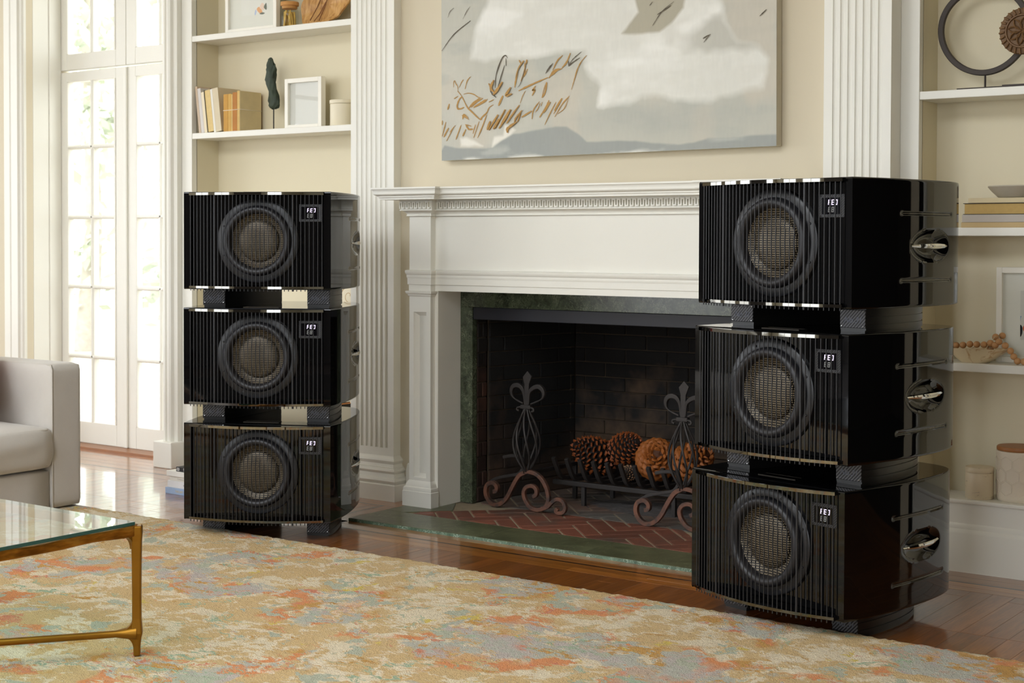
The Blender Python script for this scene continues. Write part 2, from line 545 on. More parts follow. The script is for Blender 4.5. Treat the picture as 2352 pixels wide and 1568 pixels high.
# border boards run along the wall, the field boards run towards it
def boards_x(xa, xb, ya, yb, w):
    n = max(1, round((yb - ya) / w)); h = (yb - ya) / n
    for i in range(n):
        x = xa
        while x < xb - 1e-4:
            e = min(xb, x + rng.uniform(0.9, 1.9))
            if xb - e < 0.3: e = xb
            slab_piece('floor_board', [(x + .0004, ya + i * h + .0004), (e - .0004, ya + i * h + .0004), (e - .0004, ya + (i + 1) * h - .0004), (x + .0004, ya + (i + 1) * h - .0004)], -.012, 0, M['plank_x'], floor, .0006)
            x = e
def boards_y(xa, xb, ya, yb, w):
    n = max(1, round((xb - xa) / w)); h = (xb - xa) / n
    for i in range(n):
        y = ya - rng.uniform(0, .5)
        while y < yb - 1e-4:
            e = min(yb, y + rng.uniform(0.5, 1.1)); s = max(y, ya)
            if e - s > .01:
                slab_piece('floor_board', [(xa + i * h + .0004, s + .0004), (xa + (i + 1) * h - .0004, s + .0004), (xa + (i + 1) * h - .0004, e - .0004), (xa + i * h + .0004, e - .0004)], -.012, 0, M['plank_y'], floor, .0006)
            y = e
def inlay(xa, xb, ya, yb):
    slab_piece('inlay_strip', [(xa, ya), (xb, ya), (xb, yb), (xa, yb)], -.012, 0, M['inlay'], floor, .0004)
IX0, IX1 = -4.0, -2.19
boards_y(-7.4, 0.9, 3.55, 4.10, 0.068)
boards_x(IX0 - .1, IX1 + .1, 4.10, 4.198, 0.05); inlay(IX0 - .006, IX1 + .006, 4.198, 4.21); boards_x(IX0 + .006, IX1 - .006, 4.21, HY0 - .001, 0.052)
boards_y(-7.4, IX0 - .1, 4.10, 4.56, 0.068); boards_y(IX1 + .1, 0.9, 4.10, 4.60, 0.068)
boards_x(-7.4, IX0 - .1, 4.56, 4.64, 0.08); inlay(-7.4, IX0 + .006, 4.64, 4.652); boards_x(-7.4, HX0 - .001, 4.652, 5.2, 0.068)
boards_y(IX0 - .1, IX0 - .006, 4.198, 4.64, 0.047); inlay(IX0 - .006, IX0 + .006, 4.21, 4.64); boards_y(IX0 + .006, HX0 - .001, 4.21, 4.652, 0.052)
boards_x(IX1 + .1, 0.9, 4.60, 4.703, 0.052); inlay(IX1 - .006, 0.9, 4.703, 4.715); boards_x(HX1 + .001, 0.9, 4.715, 5.0, 0.072)
boards_y(IX1 + .006, IX1 + .1, 4.198, 4.703, 0.047); inlay(IX1 - .006, IX1 + .006, 4.21, 4.703); boards_y(HX1 + .001, IX1 - .006, 4.21, 4.715, 0.05)

# walls
wb = MB()
wb.box(-4.288, -3.782, YB, 5.06, 0, ZC).box(-2.404, -1.898, YB, 5.06, 0, ZC).box(-3.782, -2.404, YB, 5.06, 0.886, ZC)
struct(wb.build('wall_fireplace', M['wall']))
wd = MB()
wd.box(XL, -6.64, YS, 5.13, 0, ZC).box(-6.64, -5.55, YS, 5.13, 2.98, ZC).box(-5.55, -5.452, YS, 5.13, 0, ZC)
struct(wd.build('wall_garden', M['wall']))
wr = MB()
wr.box(-.80, -.62, YS, 5.13, 0, ZC).box(-.62, 2.6, YS, 5.13, 2.3, ZC).box(2.6, XR, YS, 5.13, 0, ZC)
struct(wr.build('wall_right_of_bookcase', M['wall']))
hall = MB().box(-.9, -.8, 5.1, 7.65, -.11, 2.65).box(2.9, 3.0, 5.1, 7.65, -.11, 2.65).box(-.9, 3.0, 7.6, 7.7, -.11, 2.65).box(-.9, 3.0, 5.13, 7.7, 2.6, 2.7).box(-.9, 3.0, 5.0, 7.7, -.12, -.02)
struct(hall.build('wall_added_hall', M['dark_room']))  # unseen hall added so the right stack's side reflects something dark
wl = MB()
ys = [YF] + [v for w in WIN_LEFT for v in w] + [YS]
for i in range(0, len(ys), 2): wl.box(XL - .12, XL, ys[i], ys[i + 1], 0, ZC)
for a, b in WIN_LEFT: wl.box(XL - .12, XL, a, b, 0, .14).box(XL - .12, XL, a, b, 3.0, ZC)
struct(wl.build('wall_left', M['mid_wall']))
wk = MB()
xs = [XL] + [v for w in WIN_BACK for v in w] + [XR]
for i in range(0, len(xs), 2): wk.box(xs[i], xs[i + 1], YF - .12, YF, 0, ZC)
for a, b in WIN_BACK: wk.box(a, b, YF - .12, YF, 0, .14).box(a, b, YF - .12, YF, 3.0, ZC)
struct(wk.build('wall_back', M['mid_wall']))
struct(box('wall_right', M['mid_wall'], XR, XR + .12, YF, YS, 0, ZC))
struct(MB().box(XL, TOP_FILL[0], YF, 5.13, ZC, ZC + .1).box(TOP_FILL[1], XR, YF, 5.13, ZC, ZC + .1).box(TOP_FILL[0], TOP_FILL[1], YF, TOP_FILL[2], ZC, ZC + .1).box(TOP_FILL[0], TOP_FILL[1], TOP_FILL[3], 5.13, ZC, ZC + .1).build('ceiling', M['ceiling']))
struct(MB().box(TOP_FILL[0] - .05, TOP_FILL[0], TOP_FILL[2] - .05, TOP_FILL[3] + .05, ZC, 3.66).box(TOP_FILL[1], TOP_FILL[1] + .05, TOP_FILL[2] - .05, TOP_FILL[3] + .05, ZC, 3.66).box(TOP_FILL[0], TOP_FILL[1], TOP_FILL[2] - .05, TOP_FILL[2], ZC, 3.66).box(TOP_FILL[0], TOP_FILL[1], TOP_FILL[3], TOP_FILL[3] + .05, ZC, 3.66).build('trim_7', M['trim']))  # curb around the added overhead fill opening
wn = 0
for a, b in WIN_LEFT:                                           # sashes of the added left wall windows
    wn += 1
    m = MB().box(XL - .09, XL - .04, a, a + .06, .14, 3.0).box(XL - .09, XL - .04, b - .06, b, .14, 3.0)
    for z in (.14, .70, 1.26, 1.82, 2.38, 2.94): m.box(XL - .09, XL - .04, a + .06, b - .06, z, z + (.06 if z in (.14, 2.94) else .03))
    m.box(XL - .085, XL - .045, (a + b) / 2 - .015, (a + b) / 2 + .015, .20, 2.94)
    struct(m.build('window_%d' % wn, M['trim']))
for a, b in WIN_BACK:  # sashes of the added back wall windows
    wn += 1
    m = MB().box(a, a + .06, YF - .09, YF - .04, .14, 3.0).box(b - .06, b, YF - .09, YF - .04, .14, 3.0)
    for z in (.14, .70, 1.26, 1.82, 2.38, 2.94): m.box(a + .06, b - .06, YF - .09, YF - .04, z, z + (.06 if z in (.14, 2.94) else .03))
    m.box((a + b) / 2 - .015, (a + b) / 2 + .015, YF - .085, YF - .045, .20, 2.94)
    struct(m.build('window_%d' % wn, M['trim']))

# ------------------------------------------------------------------ french doors with transom
def leaf(name, x0, x1, g0, gm, g1, zs, ztop, zbot):
    root = struct(thing(name))
    ya, yb = YD, YD + .045
    tr = M['trim']
    box('stile', tr, x0, g0, ya, yb, zbot, ztop, root, .003); box('stile', tr, g1, x1, ya, yb, zbot, ztop, root, .003)
    box('rail', tr, g0, g1, ya, yb, zbot, zs[0], root, .003); box('rail', tr, g0, g1, ya, yb, zs[-1], ztop, root, .003)
    mw = .011
    mp = [(-mw, ya + .006), (-mw * .35, ya - .002), (mw * .35, ya - .002), (mw, ya + .006), (mw, yb - .006), (-mw, yb - .006)]
    MB().prism([(gm + p[0], p[1]) for p in mp], zs[0], zs[-1]).build('muntin', tr, root)
    for z in zs[1:-1]:
        MB().prism([(p[1], z + p[0]) for p in mp], g0, g1, 'yz').build('muntin', tr, root)
    for i in range(len(zs) - 1):
        for a, b in ((g0, gm), (gm, g1)):
            box('pane', M['pane'], a + .002, b - .002, ya + .018, ya + .022, zs[i] + .002, zs[i + 1] - .002, root)
    # glazing beads around the glass
    for a, b in ((g0, g0 + .012), (g1 - .012, g1)):
        box('glazing_bead', tr, a, b, ya - .004, ya + .014, zs[0], zs[-1], root, .003)
    return root
ZR = [.125, .47, .838, 1.205, 1.576, 1.922]
leaf('door_1', -6.64, -6.112, -6.588, -6.386, -6.19, ZR, 1.975, .012)
leaf('door_2', -6.108, -5.56, -6.037, -5.852, -5.655, ZR, 1.975, .012)
leaf('window_8', -6.64, -6.112, -6.588, -6.386, -6.19, [2.07, 2.46, 2.85], 2.95, 1.985)
leaf('window_9', -6.108, -5.56, -6.037, -5.852, -5.655, [2.07, 2.46, 2.85], 2.95, 1.985)
box('astragal', M['trim'], -6.125, -6.095, YD - .012, YD, .012, 1.972, bpy.data.objects['door_1'], .004)
struct(MB().box(-6.66, -5.54, 4.97, 5.14, -.012, .012).build('trim_threshold', plain('oak_threshold', (146, 92, 48), .35, var=.2, scale=12)))
# door casings, moulded, with plinth blocks
def casing(name, x0, x1, yfront, inner_left, plinth):
    root = struct(thing(name))
    w = x1 - x0
    d = YS - yfront
    steps = [(0, 0), (0, d * .55), (.012, d * .62), (.020, d * .62), (.026, d * .9), (.036, d), (w * .42, d), (w * .45, d * .86), (w * .55, d * .86), (w * .58, d), (w - .03, d), (w - .024, d * .7), (w - .010, d * .62), (w - .004, d * .4), (w, d * .4), (w, 0)]
    pts = [(x0 + p[0] if inner_left else x1 - p[0], YS - p[1]) for p in steps]
    MB().prism(pts, plinth, 2.99).build('casing_board', M['trim'], root, 25)
    MB().box(x0 - .012, x1 + .012, yfront - .028, YS, 0, plinth).build('plinth_block', M['trim'], root, None, .004)
    MB().box(x0, x1, yfront, YS, 2.99, 3.15).build('head_block', M['trim'], root, None, .004)
    return root
casing('trim_1', -6.805, -6.640, 4.825, True, .125)
casing('trim_2', -5.553, -5.448, 4.808, False, .125)
# moulded jamb inside the opening
struct(MB().box(-6.665, -6.632, 5.0, 5.075, 0, 2.98).box(-6.665, -6.638, 4.90, 5.0, 0, 2.98).build('trim_3', M['trim'], None, None, .003))
struct(MB().box(-5.562, -5.548, 4.87, 5.075, 0, 2.98).build('trim_4', M['trim'], None, None, .003))
struct(MB().sweep([(XL + .02, YS), (-6.82, YS)], [(0, 0), (.018, 0), (.018, .10), (.008, .125), (0, .13)]).build('baseboard_left', M['trim'], None, 30))

# ------------------------------------------------------------------ built-in bookcases
SHELF_Z = [.690, 1.137, 1.592, 2.050, 2.52]
def bookcase(x0, x1, sl, sr, label):
    root = thing('bookcase', label, 'bookcase', ((x0 + x1) / 2, YS, 0))
    cx = (x0 + x1) / 2
    def b(name, mat, xa, xb, ya, yb, za, zb, bev=0.0):
        return MB().box(xa - cx, xb - cx, ya - YS, yb - YS, za, zb).build(name, mat, root, None, bev)
    b('back_panel', M['alcove'], x0 - .02, x1 + .02, YK, YK + .03, 0, ZC)
    b('side_panel', M['alcove'], x0 - .02, x0, YS + .03, YK, .24, ZC); b('side_panel', M['alcove'], x1, x1 + .02, YS + .03, YK, .24, ZC)
    b('stile', M['trim'], sl, x0, YS, YS + .035, 0, ZC, .002); b('stile', M['trim'], x1, sr, YS, YS + .035, 0, ZC, .002)
    for z in SHELF_Z:
        b('shelf', M['trim'], x0 + .0005, x1 - .0005, YS + .0015, YK - .001, z - .0275, z, .0025)
    b('base_front', M['trim'], x0, x1, YS + .004, YS + .03, 0, .232)
    b('ledge', M['trim'], x0 + .0005, x1 - .0005, YS - .004, YK - .001, .225, .24, .005)
    pr = [(0, 0), (.014, 0), (.014, .128), (.012, .133), (.005, .142), (.005, .152), (.002, .158), (0, .160)]
    MB().sweep([(x0 - cx + .0005, .004), (x1 - cx - .0005, .004)], pr).build('base_moulding', M['trim'], root, 30)
    return root
bookcase(-5.378, -4.37, -5.448, -4.294, 'built-in cream bookcase between the glass doors and the fireplace')
bookcase(-1.827, -.82, -1.892, -.74, 'built-in cream bookcase right of the fireplace, shaded, holding the ring sculpture')

# ------------------------------------------------------------------ fluted pilasters
def pilaster(name, x0, x1):
    root = struct(thing(name))
    n, w = 7, x1 - x0
    m = .026
    pitch = (w - 2 * m) / n
    poly = [(x0, YS + .02), (x0, YP)]
    for i in range(n):
        c = x0 + m + pitch * (i + .5); r = pitch * .30
        for k in range(9):
            a = PI * k / 8
            poly.append((c - r * math.cos(a), YP + r * .85 * math.sin(a)))
    poly += [(x1, YP), (x1, YS + .02)]
    MB().prism(poly, .215, ZC).build('fluted_shaft', M['trim'], root, 20)
    MB().box(x0, x1, YP, YS + .02, .17, .2152).build('shaft_foot', M['trim'], root)
    # rounded flute ends
    me = MB().lathe([(.0001, .016), (pitch * .15, .0135), (pitch * .26, .007), (pitch * .30, 0)], seg=12).mesh('flute_end', M['trim'], 60)
    path = [(x0, YS), (x0, YP), (x1, YP), (x1, YS)]
    pr = [(0, 0), (.043, 0), (.043, .066), (.040, .069), (.034, .070), (.038, .075), (.041, .083), (.038, .091), (.031, .095), (.026, .096), (.024, .104), (.022, .112), (.026, .116),
          (.029, .123), (.026, .130), (.018, .133), (.018, .137), (.013, .139), (.010, .150), (.013, .156), (.015, .163), (.012, .170), (.004, .176), (0, .182)]
    MB().sweep(path, pr).build('base_moulding', M['trim'], root, 25)
    return root
pilaster('trim_5', -4.294, -4.054)
pilaster('trim_6', -2.132, -1.892)
struct(MB().sweep([(-4.01, YB), (-3.90, YB)], [(0, 0), (.016, 0), (.016, .125), (.008, .15), (0, .155)]).build('baseboard_left_of_mantel', M['trim'], None, 30))
struct(MB().sweep([(-2.286, YB), (-2.176, YB)], [(0, 0), (.016, 0), (.016, .125), (.008, .15), (0, .155)]).build('baseboard_right_of_mantel', M['trim'], None, 30))

# ------------------------------------------------------------------ mantel
LX = [(-3.885, -3.775), (-2.411, -2.301)]                       # the two legs
YL, YJ, ZT = 4.675, 4.705, .885
mantel = thing('fireplace_mantel', 'white painted mantel with Greek key band framing the fireplace', 'mantel', ((LX[0][0] + LX[1][1]) / 2, YB, 0))
MX = mantel.location.x
def mb_local(mb):
    mb.v = [(x - MX, y - YB, z) for x, y, z in mb.v]; return mb
FULL = [(LX[0][0], YB), (LX[0][0], YL), (LX[0][1], YL), (LX[0][1], YJ), (LX[1][0], YJ), (LX[1][0], YL), (LX[1][1], YL), (LX[1][1], YB)]
tr = M['trim']
def swp(name, prof, path=FULL, sm=30):
    return mb_local(MB().sweep(path, prof)).build(name, tr, mantel, sm)
mb_local(MB().box(LX[0][0] + .001, LX[0][1] + .015, YJ, 4.853, ZH, ZT).box(LX[0][0] + .001, LX[0][1] - .001, YL + .03, YJ, ZH, ZT)).build('jamb', tr, mantel)
mb_local(MB().box(LX[1][0] - .015, LX[1][1] - .001, YJ, 4.853, ZH, ZT).box(LX[1][0] + .001, LX[1][1] - .001, YL + .03, YJ, ZH, ZT)).build('jamb', tr, mantel)
mb_local(MB().box(LX[0][0] + .001, LX[1][1] - .001, YJ + .001, 4.853, ZT, 1.285)).build('frieze', tr, mantel)
for a, b in LX:
    mb_local(MB().box(a, b, YL, YJ + .002, .94, 1.25)).build('frieze_block', tr, mantel)
swp('cornice', [(0, 1.252), (.086, 1.252), (.086, 1.261), (.092, 1.2615), (.092, 1.266), (.096, 1.268), (.103, 1.2715), (.105, 1.275), (.1045, 1.281), (.106, 1.288), (.110, 1.293), (.1125, 1.2935), (.1125, 1.300), (0, 1.300)])
swp('fret_backing', [(0, 1.209), (.029, 1.209), (.029, 1.213), (.026, 1.2135), (.026, 1.248), (.030, 1.2485), (.030, 1.2525), (0, 1.2525)])
swp('bed_moulding', [(0, 1.187), (.009, 1.187), (.009, 1.191), (.007, 1.192), (.008, 1.196), (.013, 1.203), (.020, 1.2075), (.022, 1.209), (0, 1.209)])
swp('architrave_moulding', [(0, .936), (.007, .936), (.009, .943), (.008, .949), (.011, .953), (.0135, .960), (.0135, .968), (0, .970)])
swp('architrave', [(0, ZT), (.0015, ZT), (.0015, .910), (.006, .911), (.006, .936), (0, .937)])
# Greek key: one folded bar, repeated
KW = .0222
def key_mesh():
    t_, z0, z1 = .0048, 1.2165, 1.2440
    h, d = KW / 2, .009
    m = MB()
    m.box(0, h, 0, d, z1 - t_, z1)
    m.box(h - t_ / 2, h + t_ / 2, 0, d, z0 + t_, z1 - t_ * 0)
    m.box(h - t_ / 2, KW, 0, d, z0, z0 + t_)
    m.box(-t_ / 2, t_ / 2, 0, d, z0 + t_ * 0, z1)
    return m
kme = mb_local(MB()) and key_mesh().mesh('fret_key', tr)
def keys(xa, xb, y):
    n = int((xb - xa) / KW); s = xa + ((xb - xa) - n * KW) / 2
    for i in range(n):
        link('fret_key', kme, mantel, (s + i * KW - MX, y - .0088 - YB, 0))
keys(LX[0][0] - .028, LX[0][1] + .026, YL - .026)
keys(LX[0][1] + .030, LX[1][0] - .030, YJ - .026)
keys(LX[1][0] - .026, LX[1][1] + .028, YL - .026)
for a, b in LX:                                                 # panelled legs
    root_a, z0, z1, dp = a, .115, .867, .018
    st = .022
    f = MB()
    ro = [(a, z0), (b, z0), (b, z1), (a, z1)]; ri = [(a + st, .128), (b - st, .128), (b - st, .80), (a + st, .80)]
    vs_ = [(x_, YL, z_) for x_, z_ in ro] + [(x_, YL, z_) for x_, z_ in ri] + [(x_, YL + .032, z_) for x_, z_ in ro] + [(x_, YL + .024, z_) for x_, z_ in ri]
    f.add(vs_, [(k, (k + 1) % 4, 4 + (k + 1) % 4, 4 + k) for k in range(4)] + [(k, 8 + k, 8 + (k + 1) % 4, (k + 1) % 4) for k in range(4)] + [(4 + k, 4 + (k + 1) % 4, 12 + (k + 1) % 4, 12 + k) for k in range(4)])
    mb_local(f).build('leg_frame', tr, mantel)
    p = MB()
    xa, xb, za, zb = a + st, b - st, .128, .80
    i = .016
    outer = [(xa, YL + .0005, za), (xb, YL + .0005, za), (xb, YL + .0005, zb), (xa, YL + .0005, zb)]
    mid = [(xa + .003, YL + .006, za + .003), (xb - .003, YL + .006, za + .003), (xb - .003, YL + .006, zb - .003), (xa + .003, YL + .006, zb - .003)]
    inn = [(xa + i, YL + .020, za + i), (xb - i, YL + .020, za + i), (xb - i, YL + .020, zb - i), (xa + i, YL + .020, zb - i)]
    p.add(outer + mid + inn, [(k, (k + 1) % 4, 4 + (k + 1) % 4, 4 + k) for k in range(4)] + [(4 + k, 4 + (k + 1) % 4, 8 + (k + 1) % 4, 8 + k) for k in range(4)] + [(8, 9, 10, 11)])
    mb_local(p).build('leg_panel', tr, mantel)
    pth = [(a, YJ), (a, YL), (b, YL), (b, YJ)]
    swp('leg_cap', [(0, .862), (.004, .866), (.005, .871), (.010, .874), (.0125, .879), (.0125, .884), (0, .885)], pth)
    swp('leg_base', [(0, ZH), (.020, ZH), (.020, .072), (.017, .074), (.018, .080), (.016, .088), (.011, .092), (.010, .096), (.008, .102), (.004, .110), (0, .116)], pth)

# green marble slips and the steel lintel
sur = thing('marble_surround', 'dark green marble border around the fireplace opening', 'surround', (MX, 4.855, 0))
MB().box(-3.78 - MX, -3.70 - MX, 0, .03, ZH, .817).build('slip', M['green_marble'], sur, None, .001)
MB().box(-2.486 - MX, -2.406 - MX, 0, .03, ZH, .817).build('slip', M['green_marble'], sur, None, .001)
MB().box(-3.78 - MX, -2.406 - MX, 0, .03, .8175, .8845).build('header_slip', M['green_marble'], sur, None, .001)
tag(MB().box(-3.699, -2.487, 4.858, 4.900, .767, .8165).build('lintel_bar', M['lintel'], None, None, .002), 'flat black steel lintel bar across the top of the fireplace opening', 'lintel')

# ------------------------------------------------------------------ firebox of single bricks
fb = thing('firebox', 'soot-blackened brick firebox behind the green marble border', 'firebox', (MX, 4.95, 0))
FBH, BH, BL = .98, .0615, .205
def brick_wall(p0, p1, mat, mat_alt=None, thick=.05, L=BL, seed=1):
    # a wall of bricks along plan line p0 -> p1 facing left of travel's right side (towards the room centre)
    r = random.Random(seed)
    d = Vector((p1[0] - p0[0], p1[1] - p0[1])); ln = d.length; d.normalize()
    ang = math.atan2(d.y, d.x)
    back = MB().box(0, ln, -thick, -.005, ZH, FBH).build('mortar_bed', M['soot_mortar'], fb, loc=(p0[0] - MX, p0[1] - 4.95, 0), rot=(0, 0, ang))
    rows = int((FBH - ZH) / BH)
    for k in range(rows):
        x = -(L / 2 if k % 2 else 0)
        while x < ln - .01:
            a, b = max(x, 0) + .0022, min(x + L, ln) - .0022
            if b - a > .012:
                pr = r.uniform(0, .004)
                poly = MB().box(-(b - a) / 2, (b - a) / 2, -.02, pr, .0022, BH - .0022)
                c = (a + b) / 2
                poly.build('brick', mat, fb, None, .0025, 1, loc=(p0[0] - MX + d.x * c, p0[1] - 4.95 + d.y * c, ZH + k * BH), rot=(0, 0, ang))
            x += L
for (xa, xb, ya, yb) in ((-3.64, -2.55, 5.47, 5.52), (-3.62, -3.585, 5.41, 5.50), (-2.601, -2.566, 5.41, 5.50), (-3.75, -3.702, 4.95, 4.99), (-2.484, -2.436, 4.95, 4.99)):
    MB().box(xa - MX, xb - MX, ya - 4.95, yb - 4.95, ZH, FBH).build('mortar_bed', M['soot_mortar'], fb)
brick_wall((-3.700, 4.955), (-3.700, 4.888), M['red_fire_brick'], seed=2, L=.068)
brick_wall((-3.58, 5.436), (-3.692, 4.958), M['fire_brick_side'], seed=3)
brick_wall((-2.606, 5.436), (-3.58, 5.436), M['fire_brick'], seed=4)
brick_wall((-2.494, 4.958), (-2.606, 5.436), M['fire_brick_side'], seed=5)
brick_wall((-2.486, 4.888), (-2.486, 4.955), M['red_fire_brick'], seed=6, L=.068)
MB().box(-3.75 - MX, -2.43 - MX, -.045, .62, FBH, FBH + .05).build('smoke_shelf', M['soot_mortar'], fb)
MB().box(-3.70 - MX, -2.486 - MX, -.045, -.02, .80, FBH).build('throat', M['soot_mortar'], fb)
for xa, xb in ((-3.76, -3.702), (-2.484, -2.43)):
    MB().box(xa - MX, xb - MX, -.064, .02, ZH, FBH).build('outer_lining', M['soot_mortar'], fb)

# ------------------------------------------------------------------ hearth: marble rim and herringbone bricks
hearth = thing('hearth', 'hearth floor of red herringbone brick edged with green marble', 'hearth', (MX, HY0, 0))
def hpiece(name, poly, z0, z1, mat, ch):
    return slab_piece(name, [(p[0] - MX, p[1] - HY0) for p in poly], z0, z1, mat, hearth, ch)
hpiece('mortar_bed', [(HX0 + .004, HY0 + .02), (HX1 - .004, HY0 + .02), (HX1 - .004, 4.86), (HX0 + .004, 4.86)], -.03, ZH - .0035, M['mortar'], .0001)
hpiece('mortar_bed', [(-3.72, 4.86), (-2.47, 4.86), (-2.47, 5.46), (-3.72, 5.46)], -.03, ZH - .0035, M['mortar'], .0001)
BF = 4.535                                                       # inner edge of the marble rim
xs_ = [HX0, -3.26, -2.81, HX1]
for i in range(3):
    hpiece('marble_rim', [(xs_[i] + .0006, HY0), (xs_[i + 1] - .0006, HY0), (xs_[i + 1] - .0006, BF - .001), (xs_[i] + .0006, BF - .001)], -.03, ZH, M['slate_green'], .0018)
box('rim_edge', M['green_marble_edge'], HX0 - MX, HX1 - MX, -.0012, 0, -.004, ZH - .0012, hearth)
hpiece('marble_rim', [(HX0, BF), (-3.80, BF), (-3.66, 4.675), (-3.75, 4.81), (HX0, 4.81)], -.03, ZH, M['slate_green'], .0018)
hpiece('marble_rim', [(HX1, BF), (HX1, 4.81), (-2.436, 4.81), (-2.526, 4.675), (-2.386, BF)], -.03, ZH, M['slate_green'], .0018)
W_, L_ = .0695, .2085
q2 = math.sqrt(.5)
O_ = (-3.2616, 4.5676)
def uv(u, v): return (O_[0] + (u + v) * q2, O_[1] + (u - v) * q2)
rb = random.Random(9)
for i in range(-14, 15):
    for j in range(-14, 15):
        bu, bv = i * W_ + j * L_, -i * W_ + j * L_
        for (ua, ub, va, vb) in ((bu, bu + L_, bv, bv + W_), (bu, bu + W_, bv - L_, bv)):
            g = .0042
            poly = [uv(ua + g, va + g), uv(ub - g, va + g), uv(ub - g, vb - g), uv(ua + g, vb - g)]
            parts_ = []
            a_ = clip_poly(poly, (-3.80, -2.386, BF + .003, 4.874))
            if a_: a_ = clip_half(a_, (q2, -q2), (-3.80 + .004) * q2 - BF * q2)
            if a_: a_ = clip_half(a_, (-q2, -q2), (2.386 + .004) * q2 - BF * q2)
            if a_:
                # keep out of the jambs
                a1_ = clip_poly(a_, (-3.752, -2.434, BF, 4.874))
                if a1_: parts_.append((a1_, M['hearth_brick']))
            b_ = clip_poly(poly, (-3.69, -2.496, 4.876, 5.43))
            if b_: parts_.append((b_, M['ash_brick']))
            for p_, mt in parts_:
                hpiece('brick', p_, -.012, ZH + rb.uniform(-.0006, .0008), mt, .0025)

# unseen cabinet added to keep the left-hand stack's reflections dark
cab = thing('added_dark_cabinet', 'tall dark cabinet added out of view behind the camera', 'cabinet', (-3.1, YF + .03, 0))
MB().box(-1.25, 1.25, 0, .5, 0, 2.55).build('body', M['dark_room'], cab, None, .006)
for k in range(4):
    MB().box(-1.22 + .61 * k, -.64 + .61 * k, .5, .522, .10, 2.45).build('door', M['dark_room'], cab, None, .006)

shf = thing('added_dark_shelf', 'dark bookshelf added out of view between two left wall windows', 'bookshelf', (XL + .02, -1.45, 0))  # unseen, added to darken reflections in the right-hand stack
MB().box(0, .36, -.98, .98, 0, 2.7).build('body', M['dark_room'], shf, None, .006)
for k in range(5):
    MB().box(.36, .375, -.94, .94, .12 + .52 * k, .58 + .52 * k).build('panel', M['dark_room'], shf, None, .004)

